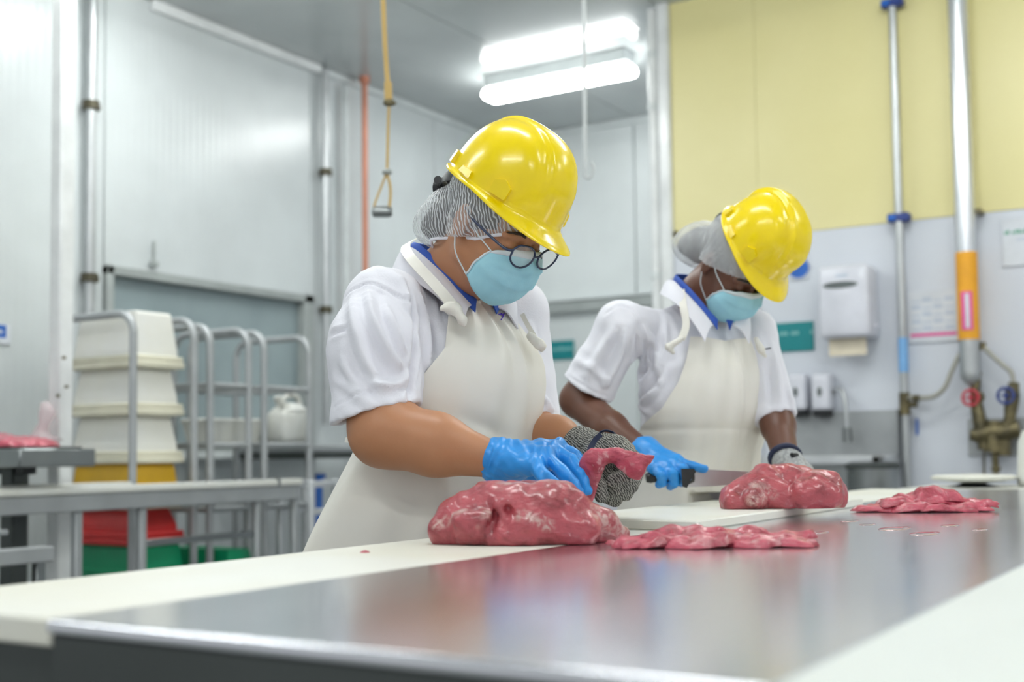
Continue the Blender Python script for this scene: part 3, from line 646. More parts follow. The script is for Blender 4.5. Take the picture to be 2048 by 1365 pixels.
# ================================================================ meat
def add_fat(o, fn):
    me = o.data; n = len(me.vertices); c = np.empty(n*3); me.vertices.foreach_get('co', c); c = c.reshape(-1, 3)+np.array(o.location)
    at_ = me.attributes.new('fat', 'FLOAT', 'POINT'); at_.data.foreach_set('value', np.clip(fn(c), 0, 1).astype(np.float32))
XA, YA = unit(R0), unit(F0)                                     # picture-right and away, on the table top
def meat_block(name, c0, lobes, cuts, fats, label, seed, h=.0026, amp=.004, zb=TZ):
    """lobes/cuts in (right, away, up) metres from c0"""
    W = lambda q: c0+XA*q[0]+YA*q[1]+ZU*q[2]
    f = SDF(c0-V3(.26, .26, .02), c0+V3(.26, .26, .17), h)
    for a, b, r0, r1, fl in lobes: f.cone(W(a), W(b), r0*.95, r1*.95, k=.005, flat=((0, 0, 1), fl) if fl else None)
    for a, b, r0, r1 in cuts: f.cone(W(a), W(b), r0, r1, k=.008, sub=True)
    f.warp(lambda x, y, z: amp*(.5*wav(x, y, z, 48, seed)+.28*wav(x, y, z, 140, seed+1)+1.0*(.25-np.abs(wav(x+.3*z, y, z, 34, seed+2)))+.45*(.25-np.abs(wav(x, y, z, 75, seed+3)))))
    f.half(c0+V3(0, 0, .0005), (0, 0, -1))
    v, q = f.mesh(1); o = solo(name, (v, q), 'meat', label, 'meat', loc=c0, smooth=180)
    def fn(c):
        r = np.zeros(len(c))
        for a, b, rad in fats:
            A, B = W(a), W(b); d = B-A; tt = np.clip(((c-A)@d)/(d@d), 0, 1); dist = np.linalg.norm(c-A-tt[:, None]*d, axis=1)
            r = np.maximum(r, np.clip(1.5-dist/rad, 0, 1))
        return r
    add_fat(o, fn); return o
c1 = onz(1050, 1094, TZ)+YA*.085+XA*.006
meat_block('beef_joint', c1,
    [((-.105, .0, .03), (-.05, .0, .045), .045, .054, None), ((-.13, -.01, .02), (-.10, 0, .03), .026, .04, None), ((-.02, -.02, .045), (.05, -.015, .042), .052, .054, None),
     ((.05, -.01, .035), (.115, .0, .022), .052, .03, None), ((-.06, .03, .055), (.03, .03, .055), .042, .042, None), ((-.09, -.04, .028), (-.055, -.045, .03), .03, .028, None),
     ((-.058, -.055, .012), (-.035, -.06, .012), .013, .016, None), ((-.02, -.068, .010), (.0, -.07, .010), .013, .014, None), ((.0, -.05, .03), (.08, -.04, .022), .036, .03, None), ((.13, .0, .012), (.145, .01, .01), .02, .014, None), ((-.03, -.05, .055), (.0, -.055, .04), .02, .022, None)],
    [((-.062, -.09, .01), (-.048, -.05, .05), .008, .004), ((-.028, -.1, .03), (-.03, -.06, .055), .007, .004), ((-.03, -.09, .018), (.03, -.085, .012), .006, .003), ((-.085, -.03, .09), (-.07, -.05, .07), .005, .004)],
    [((-.03, -.03, .095), (.03, .0, .10), .018), ((-.01, -.075, .045), (.03, -.08, .03), .009), ((.10, -.03, .04), (.14, .0, .02), .018), ((-.14, -.03, .03), (-.10, -.05, .05), .008), ((-.075, -.06, .03), (-.06, -.06, .05), .007), ((.03, -.03, .085), (.09, -.01, .065), .008)],
    'largest joint of raw beef on the long white board in front of the left worker', 11)
c2 = onz(1580, 1020, TZ+.018)+YA*.09
meat_block('beef_joint', c2,
    [((-.095, -.01, .02), (-.03, .0, .045), .036, .045, None), ((.01, .02, .045), (.05, .02, .04), .05, .05, None), ((.065, -.035, .035), (.09, -.03, .03), .045, .046, None),
     ((.04, -.06, .03), (.085, -.055, .028), .036, .036, None), ((-.07, -.05, .018), (-.055, -.05, .018), .024, .024, None), ((-.04, -.02, .035), (.0, -.04, .02), .04, .03, None), ((-.105, -.03, .012), (-.08, -.04, .012), .024, .024, None)],
    [((-.008, -.1, .02), (.01, -.05, .06), .010, .004), ((-.045, -.09, .005), (-.02, -.075, .03), .012, .008), ((.02, -.1, .045), (.03, -.06, .07), .004, .004)],
    [((-.06, -.05, .045), (-.025, -.05, .03), .012), ((-.075, -.075, .02), (-.05, -.075, .025), .012), ((.01, -.06, .055), (.035, -.06, .075), .006)],
    'joint of raw beef on the raised board being cut by the right worker', 21, zb=TZ+.018)
def slice_pile(c0, specs, label, group, seed, z=TZ, extra={}):
    """thin draped slabs of meat, each its own thing"""
    r = random.Random(seed); specs = list(specs)+[(-.10+.2*_/7+r.uniform(-.01, .01), r.uniform(-.035, .03), r.uniform(.004, .014), r.uniform(.06, .10), r.uniform(.028, .045), r.uniform(.009, .013), r.uniform(-.6, .6), 0) for _ in range(8)]
    for i, (dx, dy, dz, L, W_, th, ang, curl) in enumerate(specs):
        n, m_ = 26, 12; G = np.zeros((n, m_, 3)); ca, sa = math.cos(ang), math.sin(ang); ph = r.uniform(0, 6)
        base = c0+XA*dx+YA*dy
        top = []; bot = []
        for a_ in range(n):
            for b_ in range(m_):
                th_ = 2*PI*a_/n; rad = b_/(m_-1)
                w_ = 1+.16*math.sin(3*th_+ph)+.10*math.sin(7*th_+ph*2)+.06*math.sin(11*th_+ph)
                u, v = rad*w_*L/2*math.cos(th_), rad*w_*W_/2*math.sin(th_)
                zz = dz+.003*math.sin(u*48+ph)*min(1, dz*90+.3)+.0025*math.sin(v*70+u*35+ph)-.45*dz*rad**3+curl*max(0, u)**2
                zz = max(zz, .0)
                thk = th*.85*(1-rad**9*.8)*(1+.18*math.sin(u*160+ph*3)+.14*math.sin(v*210+u*90))
                px = base+XA*(u*ca-v*sa)+YA*(u*sa+v*ca)
                top.append((px[0], px[1], z+zz+thk)); bot.append((px[0], px[1], z+zz+.0006))
        V = np.array(top+bot); o_ = n*m_; fs = []
        for a_ in range(n):
            a2 = (a_+1) % n
            for b_ in range(m_-1):
                q = [a_*m_+b_, a_*m_+b_+1, a2*m_+b_+1, a2*m_+b_]
                fs.append(q[:1]+q[1:] if b_ else [q[0], q[1], q[2]]); fs.append([k+o_ for k in q[::-1]] if b_ else [k+o_ for k in (q[2], q[1], q[0])])
            e = [a_*m_+m_-1, a2*m_+m_-1]; fs.append([e[1], e[0], e[0]+o_, e[1]+o_])
        # one centre vertex for the fan
        for f_ in fs:
            for k in range(len(f_)):
                b_ = f_[k] % o_
                if b_ % m_ == 0: f_[k] = 0 if f_[k] < o_ else o_
        used = sorted({k for f_ in fs for k in f_}); mp = {k: j for j, k in enumerate(used)}
        fs = [[mp[k] for k in f_] for f_ in fs]; fs = [f_ for f_ in fs if len(set(f_)) == len(f_)]
        o = solo('beef_slice', (V[used], fs), 'meat_slice', extra.get(i, label), 'meat', group, loc=base+V3(0, 0, 0), smooth=180)
        add_fat(o, lambda c: .55*(wav(c[:, 0], c[:, 1], c[:, 2], 60, seed+i) > .55))
pa = (onz(1240, 1101, TZ)+onz(1606, 1094, TZ))/2+YA*.045
slice_pile(pa+XA*.012, [(a*.95, b, c*.85, d*.92, e, f_, g_, h_) for a, b, c, d, e, f_, g_, h_ in [(-.085, -.005, .0, .15, .075, .017, .15, 0), (.02, .01, .0, .15, .09, .018, -.2, 0), (.10, -.02, .0, .11, .07, .014, -.3, 0), (-.03, -.03, .004, .13, .065, .016, .05, 0),
                (-.05, .03, .010, .12, .07, .016, .1, 0), (.03, .025, .014, .12, .06, .015, -.1, 0), (.09, .02, .010, .10, .05, .014, -.2, 2.0), (.0, .0, .020, .10, .05, .012, .0, 0), (.06, -.035, .002, .10, .05, .013, .1, 0), (-.12, -.02, .0, .08, .05, .012, .3, 0)]],
           'thin slice of raw beef in the nearer low heap on the bare steel', 'beef slices in the nearer heap', 31, extra={9: 'leftmost slice of raw beef in the nearer low heap, touching the large joint', 2: 'rightmost slice of raw beef in the nearer low heap, at its thin end', 7: 'topmost slice of raw beef on the middle of the nearer low heap'})
pb = (onz(1751, 1022, TZ)+onz(1998, 1030, TZ))/2+YA*.06
slice_pile(pb, [(-.07, .0, .0, .16, .11, .016, .1, 0), (.05, .0, .0, .18, .13, .018, -.2, 0), (.0, -.04, .004, .17, .07, .016, .05, 0), (-.03, .02, .013, .15, .09, .017, .25, 0), (.04, .01, .020, .16, .10, .017, -.3, 0),
                (.0, .0, .030, .14, .09, .016, .1, 0), (.07, -.03, .012, .13, .06, .014, -.4, 0), (-.05, -.02, .018, .12, .06, .013, .2, 0), (.02, -.01, .040, .11, .07, .014, -.1, 0), (.10, -.02, .008, .09, .06, .014, -.6, 1.5), (.03, -.055, .003, .12, .045, .013, .0, 0)],
           'thin slice of raw beef in the farther, taller heap on the bare steel', 'beef slices in the farther heap', 47, extra={8: 'topmost slice of raw beef crowning the farther, taller heap', 0: 'leftmost slice of raw beef at the foot of the farther heap', 9: 'rightmost slice of raw beef with a raised edge in the farther heap'})
# a little wet shine: puddles of meat juice on the steel
g = MB()
for (px, py, L) in ((1700, 1043, .06), (1735, 1050, .05), (1790, 1058, .10), (1850, 1068, .09), (1640, 1066, .05), (1900, 1052, .06), (1960, 1060, .05)):
    c = onz(px, py, TZ); g.lathe(c, (0, 0, 1), [(1, 0), (.96, .0008), (.5, .0012)], 16, sc_=(L*.6, L*.25))
M['juice'] = mat('thin_meat_juice', (.62, .45, .47), .05, metal=.6)
tag(obj('juice_puddles', g, 'juice', loc=onz(1800, 1055, TZ), smooth=180), 'shiny wet patches on the steel between the two heaps of slices', 'puddle', kind='stuff')
# ================================================================ racks, crates, rails on the left
def rack(y, xl, xr, ztop, label, shelves, depth=.55, r=.018, m='tube'):
    """trolley of two inverted-U tube ends joined by shelf rails"""
    t = thing('rack_trolley', ((xl+xr)/2, y+depth/2, 0), label, 'rack', 'tube rack trolleys')
    for k in (0, 1):
        yy = y+k*depth; R_ = .09
        pts = [V3(xl, yy, .06), V3(xl, yy, ztop-R_)]+[V3(xl+R_-R_*math.cos(a), yy, ztop-R_+R_*math.sin(a)) for a in np.linspace(.2, PI/2, 6)]+[V3(xr-R_+R_*math.sin(a), yy, ztop-R_+R_*math.cos(a)) for a in np.linspace(0, PI/2-.2, 6)]+[V3(xr, yy, ztop-R_), V3(xr, yy, .06)]
        obj('end_frame', MB().tube(pts, r, 12), m, t)
        for xx in (xl, xr):
            w_ = obj('castor', MB().cyl((xx-.012, yy, .035), (xx+.012, yy, .035), .034, n=16), 'black', t)
    for z in shelves:
        for xx in (xl, xr): obj('shelf_rail', MB().cyl((xx, y, z), (xx, y+depth, z), r*.75, n=10), m, t)
        for yy in (y, y+depth): obj('cross_bar', MB().cyl((xl, yy, z), (xr, yy, z), r*.75, n=10), m, t)
    return t
# nearest rack with the white crates
XR1 = -4.20
y1 = onx(266, 800, XR1)[1]; zt = onx(262, 625, XR1)[2]; y2 = onx(388, 800, XR1)[1]
xl1 = ony(106, 800, y1)[0]
rack(y1, xl1, XR1, zt, 'tube rack trolley nearest the left edge, holding the stack of white crates', (.42,), y2-y1)
yB1 = onx(497, 800, XR1)[1]; rack(y2+.10, xl1+.02, XR1, onx(497, 660, XR1)[2], 'middle empty tube rack trolley standing in front of the window', (.40, .75, 1.05, 1.33), yB1-y2-.10)
y4 = onx(528, 800, XR1)[1]; y5 = onx(618, 800, XR1)[1]
rack(y4, xl1+.02, XR1, onx(528, 665, XR1)[2], 'farthest tube rack trolley, beside the shoulder of the left worker', (.40, .75, 1.05, 1.33), y5-y4)
# crates, upside down, stacked in the nearest rack
def crate(cx, cy, z0, lx, ly, h, m, label, rim='crate_rim', inset=.045, group='stacked crates in the rack'):
    t = thing('plastic_crate', (cx, cy, z0), label, 'crate', group)
    hx, hy = lx/2, ly/2
    def ring(k, z): return [(cx-hx*k[0], cy-hy*k[1], z), (cx+hx*k[0], cy-hy*k[1], z), (cx+hx*k[0], cy+hy*k[1], z), (cx-hx*k[0], cy+hy*k[1], z)]
    s1 = (1-inset/hx*.55, 1-inset/hy*.55); s2 = (1-inset/hx*1.0, 1-inset/hy*1.0)
    L = [ring(s1, z0+.03), ring((s1[0]*.99, s1[1]*.99), z0+.08), ring(s2, z0+h-.012), ring((s2[0]*.96, s2[1]*.96), z0+h)]
    V = [p for q in L for p in q]; F = [[i*4+j, i*4+(j+1) % 4, (i+1)*4+(j+1) % 4, (i+1)*4+j] for i in range(3) for j in range(4)]+[[12, 13, 14, 15], [3, 2, 1, 0]]
    obj('body', (V, F), m, t, smooth=0)
    g = MB()
    g.box((cx-hx, cy-hy, z0), (cx+hx, cy+hy, z0+.032), .006).box((cx-hx*.975, cy-hy*.975, z0+.032), (cx+hx*.975, cy+hy*.975, z0+.055), .005)
    obj('rim', g, rim if rim else m, t)
    return t
cyc = (y1+y2)/2+.01; cxc = (xl1+XR1)/2; lx, ly = XR1-xl1-.07, (y2-y1)-.06
zs = [onx(383, 741, XR1-.05)[2], onx(383, 833, XR1-.05)[2], onx(378, 926, XR1-.05)[2]]
hh = onx(370, 633, XR1-.1)[2]-zs[0]
for z, lb in zip(zs, ('white plastic crate at the top of the stack in the left rack', 'white plastic crate in the middle of the stack in the left rack', 'lowest white plastic crate, sitting right on the yellow crate')):
    nxt = hh
    crate(cxc, cyc, z, lx, ly, (hh if z == zs[0] else zs[zs.index(z)-1]-z-.002), 'crate_white', lb)
crate(cxc, cyc, zs[2]-.17, lx*.93, ly*.93, .168, 'crate_yellow', 'yellow plastic crate under the white crates in the left rack', 'crate_yellow', .02)
z_ = zs[2]-.172; zw = onx(350, 1016, XR1-.05)[2]; zr1 = onx(350, 1086, XR1-.05)[2]
crate(cxc, cyc, zw, lx*.98, ly*.98, max(.05, z_-zw), 'crate_white', 'white plastic crate between the yellow and the red crate, mostly behind the rail', group='stacked crates in the rack')
zr1 = onx(350, 1086, XR1-.05)[2]
crate(cxc, cyc, zr1, lx*1.02, ly*1.02, zw-.002-zr1, 'crate_red', 'red plastic crate with sloping sides low in the left rack', 'crate_red', .05)
crate(cxc, cyc, max(.06, zr1-.16), lx*1.02, ly*1.02, .158, 'crate_green', 'green plastic crate at the bottom of the left rack', 'crate_green', .02)
gy = onx(408, 1100, XR1-.02)[1]
crate(cxc+.12, (y2+.10+yB1)/2, .415, .45, yB1-y2-.17, .15, 'crate_green', 'green plastic crate on the low shelf of the middle rack', 'crate_green', .02, 'green crates')
# things on the shelves of the racks
def bottle(cx, cy, z, label):
    t = thing('jerry_can', (cx, cy, z), label, 'canister')
    obj('body', MB().box((cx-.07, cy-.11, z), (cx+.07, cy+.11, z+.17), .035), 'plastic_white', t)
    obj('shoulder', MB().lathe((cx, cy, z+.165), (0, 0, 1), [(.095, 0), (.06, .03), (.05, .04)], 4, sc_=(1, 1), up=(1, 1, 0)), 'plastic_white', t)
    obj('handle', MB().tube(spline([V3(cx, cy-.055, z+.19), V3(cx, cy-.03, z+.235), V3(cx, cy+.06, z+.235), V3(cx, cy+.09, z+.15)], 5), .014, 10), 'plastic_white', t)
    obj('cap', MB().cyl((cx, cy-.075, z+.20), (cx, cy-.09, z+.235), .02, n=14), 'plastic_white', t)
zsh = 1.05
bx, by = XR1-.12, onx(585, 890, XR1-.12)[1]
bottle(bx-.02, by, zsh+.014, 'white jerry can with a handle on the shelf of the farthest rack')
for i, (px, wd, lb) in enumerate(((425, .30, 'white plastic tub on the shelf of the middle rack, nearer the crates'), (475, .26, 'white plastic tub on the shelf of the middle rack, beside its right post'), (548, .22, 'white plastic tub on the shelf of the farthest rack'))):
    yy = onx(px, 890, XR1-.3)[1]
    tt = thing('plastic_tub', (XR1-.3, yy, zsh+.014), lb, 'tub', 'tubs on the rack shelves')
    obj('body', MB().lathe((XR1-.3, yy, zsh+.014), (0, 0, 1), [(wd*.40, 0), (wd*.5, .11)], 4 if i == 0 else 20, up=(1, 1, 0)), 'plastic_white', tt)
    obj('rim', MB().lathe((XR1-.3, yy, zsh+.115), (0, 0, 1), [(wd*.52, 0), (wd*.53, .012), (wd*.48, .02)], 4 if i == 0 else 20, up=(1, 1, 0)), 'plastic_white', tt)
# rail table: white strip on a grey steel beam with legs
XRl = -4.04; ZR = (onx(0, 981, XRl)[2]+onx(607, 957, XRl)[2])/2; ye = onx(607, 955, XRl)[1]
def rail_table(x, y0, y1_, wd, z, label, legs, drop=.07):
    t = thing('rail_table', (x, (y0+y1_)/2, 0), label, 'table')
    obj('white_strip', MB().box((x-wd, y0, z-.03), (x, y1_, z), .006), 'plastic_white', t)
    obj('beam', MB().box((x-wd+.01, y0, z-.03-drop), (x-.01, y1_-.01, z-.03), .005), 'tube', t)
    for yy in legs:
        obj('leg', MB().box((x-.056, yy-.018, 0), (x-.020, yy+.018, z-.03-drop), .005), 'tube', t)
    return t
lg = [onx(px, 1050, XRl-.03)[1] for px in (156, 285, 515, 590)]
rt = rail_table(XRl, -1.5, ye, .10, ZR, 'narrow white topped rail table crossing in front of the crate rack', [-1.3, .6]+lg)
obj('brace', MB().box((XRl-.05, lg[1], .62), (XRl-.03, lg[2], .65), .003), 'steel_edge', rt)
obj('bolt', MB().cyl((XRl-.01, onx(559, 960, XRl)[1], ZR-.03), (XRl-.01, onx(559, 960, XRl)[1], ZR+.01), .014, n=8), 'steel_edge', rt)
yb = onz(268, 957, ZR+.01)
rail_table(XRl-.125, -1.5, onx(266, 957, XRl-.125)[1], .06, ZR+.01, 'second narrow white rail behind the front rail, at the left edge', [-1.2, .8], .04)
# small frame cart next to the apron of the left worker
XT = XRl+.02
ya, yb_ = ye+.03, onx(672, 1000, XT)[1]
t = thing('tube_cart', (XT, (ya+yb_)/2, 0), 'small grey tube cart between the rail table and the left worker', 'cart')
for z in (onx(640, 967, XT)[2], onx(640, 1022, XT)[2], .35):
    obj('cross_bar', MB().box((XT-.015, ya, z-.02), (XT+.015, yb_, z+.012), .004), 'tube_light', t)
    obj('cross_bar', MB().box((XT-.215, ya, z-.02), (XT-.185, yb_, z+.012), .004), 'tube_light', t)
for yy in (ya, yb_):
    for xx in (XT, XT-.20): obj('leg', MB().box((xx-.016, yy-.016, 0), (xx+.016, yy+.016, onx(640, 960, XT)[2]), .004), 'tube_light', t)
    obj('shelf', MB().box((XT-.2, ya, .34), (XT, yb_, .352)), 'tube', t) if yy == ya else None
bq = onx(652, 1000, XT-.5)
solo('blue_crate', MB().box((XT-.6, bq[1]-.03, .0), (XT-.54, bq[1]+.03, onx(652, 948, XT-.5)[2]), .012).box((XT-.61, bq[1]-.04, onx(652, 948, XT-.5)[2]-.03), (XT-.53, bq[1]+.04, onx(652, 948, XT-.5)[2]), .006), 'blue', 'narrow blue plastic bin standing behind the small tube cart', 'bin')
# dark edged worktop far behind the left worker's hip
q = onx(640, 905, XL+.6)
t = thing('side_worktop', (XL+.45, q[1]+.25, 0), 'dark edged side worktop against the left wall past the window', 'worktop')
obj('worktop', MB().box((XL+.2, q[1]-.25, q[2]), (XL+.75, q[1]+1.2, q[2]+.04), .006), 'tube', t)
obj('dark_edge', MB().box((XL+.19, q[1]-.26, q[2]-.035), (XL+.76, q[1]+1.21, q[2]), .004), 'steel_dark', t)
for xx in (XL+.24, XL+.7):
    for yy in (q[1]-.2, q[1]+1.14): obj('leg', MB().box((xx-.02, yy-.02, 0), (xx+.02, yy+.02, q[2]-.03)), 'tube', t)
# weighing scale with a bag of meat, far left
Ds = 5.0
s0, s1 = P(-90, 930, Ds), P(150, 930, Ds); zt_, zb_ = P(90, 899, Ds)[2], P(90, 934, Ds)[2]
c = (s0+s1)/2
t = thing('bench_scale', (c[0], c[1], 0), 'grey steel scale platform on a pedestal at the left edge carrying the bagged meat', 'scale')
obj('platform', MB().box((c[0]-.22, c[1]-.26, zb_), (c[0]+.38, c[1]+.09, zt_), .006), 'steel_edge', t)
obj('pedestal', MB().box((c[0]-.04, c[1]-.04, .02), (c[0]+.04, c[1]+.04, zb_), .006), 'steel_dark', t)
obj('load_cell', MB().box((c[0]-.10, c[1]-.03, zb_-.03), (c[0]+.10, c[1]+.03, zb_), .004), 'black', t)
obj('base', MB().box((c[0]-.2, c[1]-.2, 0), (c[0]+.2, c[1]+.2, .03), .006), 'steel_dark', t)
f = SDF(V3(c[0]-.26, c[1]-.26, zt_-.01), V3(c[0]+.36, c[1]+.26, zt_+.11), .006)
f.ell((c[0]+.08, c[1]-.08, zt_+.008), (.21, .16, .046), k=.01).ell((c[0]-.04, c[1]-.05, zt_+.03), (.11, .11, .036), k=.02)
f.warp(lambda x, y, z: .005*wav(x, y, z, 60, 5)).half((0, 0, zt_+.006), (0, 0, -1))
mt = thing('bagged_meat', (c[0], c[1], zt_), 'red meat under clear plastic with a twisted top, on the scale at the left edge', 'meat')
o = obj('meat', f.mesh(1), 'meat_slice', mt, smooth=180)
obj('tray', MB().box((c[0]-.15, c[1]-.25, zt_), (c[0]+.31, c[1]+.08, zt_+.008), .003), 'black', mt)
tw = P(84, 886, Ds)
obj('twisted_bag', MB().tube([tw, P(82, 868, Ds), P(88, 850, Ds), P(96, 825, Ds), P(88, 805, Ds)], [.09, .035, .022, .036, .016], 9), 'bag', mt, smooth=180)
# lower equipment behind the table at far left
q = P(60, 1108, 4.2)
t = thing('low_steel_bench', (q[0], q[1], 0), 'low dark steel bench with a grey front bar, below the rails at the left edge', 'bench')
obj('front_bar', MB().box((q[0]-.12, q[1]-1.2, q[2]-.04), (q[0]-.05, q[1]+.14, q[2]+.015), .005), 'tube', t)
obj('back_panel', MB().box((q[0]-.40, q[1]-1.2, .15), (q[0]-.37, q[1]+.08, q[2]+.15), .005), 'steel_dark', t)
obj('middle_bar', MB().box((q[0]-.28, q[1]-1.2, q[2]+.05), (q[0]-.25, q[1]+.10, q[2]+.07), .004), 'tube', t)
for dy in (-1.1, -.28, .10): obj('leg', MB().box((q[0]-.10, q[1]+dy-.02, 0), (q[0]-.07, q[1]+dy+.02, q[2]-.03), .004), 'steel_edge', t)
# ================================================================ people
def axes(psi, p=0, ro=0):
    """psi: heading from 'towards the camera' round to picture-right; p: pitch down; ro: roll. Returns right-hand side, forward, up"""
    psi, p, ro = map(math.radians, (psi, p, ro)); fh = math.sin(psi)*R0-math.cos(psi)*F0
    Y = math.cos(p)*fh-math.sin(p)*ZU; Zh = math.sin(p)*fh+math.cos(p)*ZU; X = np.cross(Y, Zh)
    return np.array([math.cos(ro)*X+math.sin(ro)*Zh, Y, math.cos(ro)*Zh-math.sin(ro)*X])
class Loc:
    """a local frame: call it with (right, forward, up) to get a world point"""
    def __init__(s, o, A, k=1.0): s.o = np.asarray(o, float); s.A = A; s.k = k
    def __call__(s, x, y, z): return s.o+s.k*(x*s.A[0]+y*s.A[1]+z*s.A[2])
    def arr(s, G): return s.o+s.k*(np.asarray(G, float)@s.A)
    @property
    def R(s): return s.A.T
def loft(f, B, secs, k=.01, grow=0., sub=False):
    """stack of ellipses at given heights (world z, forward shift, half width, half depth[, side shift])"""
    z = np.array([q[0] for q in secs]); o = np.array([[q[1], q[2]+grow, q[3]+grow, q[4] if len(q) > 4 else 0] for q in secs])
    zz = f.ax[2]; Y_, A_, B_, X_ = (np.interp(zz, z, o[:, i]) for i in range(4))
    # soften the interpolation
    ker = np.ones(9)/9
    Y_, A_, B_, X_ = (np.convolve(np.pad(q, 4, 'edge'), ker, 'valid') for q in (Y_, A_, B_, X_))
    qx = (f.ax[0]-B.o[0])[:, None, None]; qy = (f.ax[1]-B.o[1])[None, :, None]
    u = qx*B.A[0][0]+qy*B.A[0][1]-X_[None, None, :]; v = qx*B.A[1][0]+qy*B.A[1][1]-Y_[None, None, :]
    a, b = A_[None, None, :], B_[None, None, :]
    k0 = np.sqrt((u/a)**2+(v/b)**2); k1 = np.sqrt((u/a**2)**2+(v/b**2)**2)+1e-6
    d = k0*(k0-1)/k1
    d = np.maximum(d, (z[0]-zz)[None, None, :]); d = np.maximum(d, (zz-z[-1])[None, None, :])
    f._mix((slice(None),)*3, d.astype(np.float32), k, sub)
def cutcone(f, p0, p1, r0, r1, cp, cn, k=.01, flat=None):
    """tapered capsule sliced off beyond a plane (a sleeve with its hem)"""
    keep = f.a.copy(); f.a[...] = .5; f.cone(p0, p1, r0, r1, k=1e-6, flat=flat); f.half(cp, cn)
    d = f.a; f.a = keep; f._mix((slice(None),)*3, d, k, False)
def head_sdf(f, H, neck_to, ear_far=True, nr=.052):
    R = H.R; s = H.k
    E = lambda c, r, k=.012, sub=False, rot=None: f.ell(H(*c), np.array(r)*s, rot=R if rot is None else rot, k=k, sub=sub)
    K = lambda a, b, r0, r1=None, k=.012, sub=False: f.cone(H(*a), H(*b), r0*s, (r0 if r1 is None else r1)*s, k=k, sub=sub)
    E((0, -.015, .035), (.074, .096, .084)); E((0, .03, -.035), (.060, .062, .080), .02)
    for x in (1, -1):
        K((x*.050, .0, -.062), (x*.018, .068, -.100), .018, .016, .02); E((x*.036, .056, -.038), (.026, .027, .028), .015)
        K((x*.014, .084, .020), (x*.046, .072, .016), .010, .008, .012)
        E((x*.031, .098, .0), (.017, .012, .011), .01, True); E((x*.031, .076, -.001), (.0145, .0145, .0125), .003)
    K((-.014, .070, -.102), (.014, .070, -.102), .016, k=.015); K((0, .086, .006), (0, .112, -.034), .0075, .011, .009)
    for x in (1, -1): E((x*.012, .100, -.040), (.008, .010, .007), .006)
    K((-.018, .090, -.066), (.018, .090, -.066), .007, k=.006); K((-.014, .090, -.076), (.014, .090, -.076), .0065, k=.005)
    for x in (1, -1):
        E((x*.076, -.014, -.004), (.010, .019, .031), .008); E((x*.086, -.010, .004), (.006, .009, .015), .006, True)
        E((x*.079, -.010, -.030), (.007, .010, .011), .006)
    f.cone(H(0, -.025, -.05), neck_to, .056*s, nr, k=.03); f.cone(H(0, .03, -.085), neck_to+V3(0, 0, -.03), .035*s, .045, k=.03)
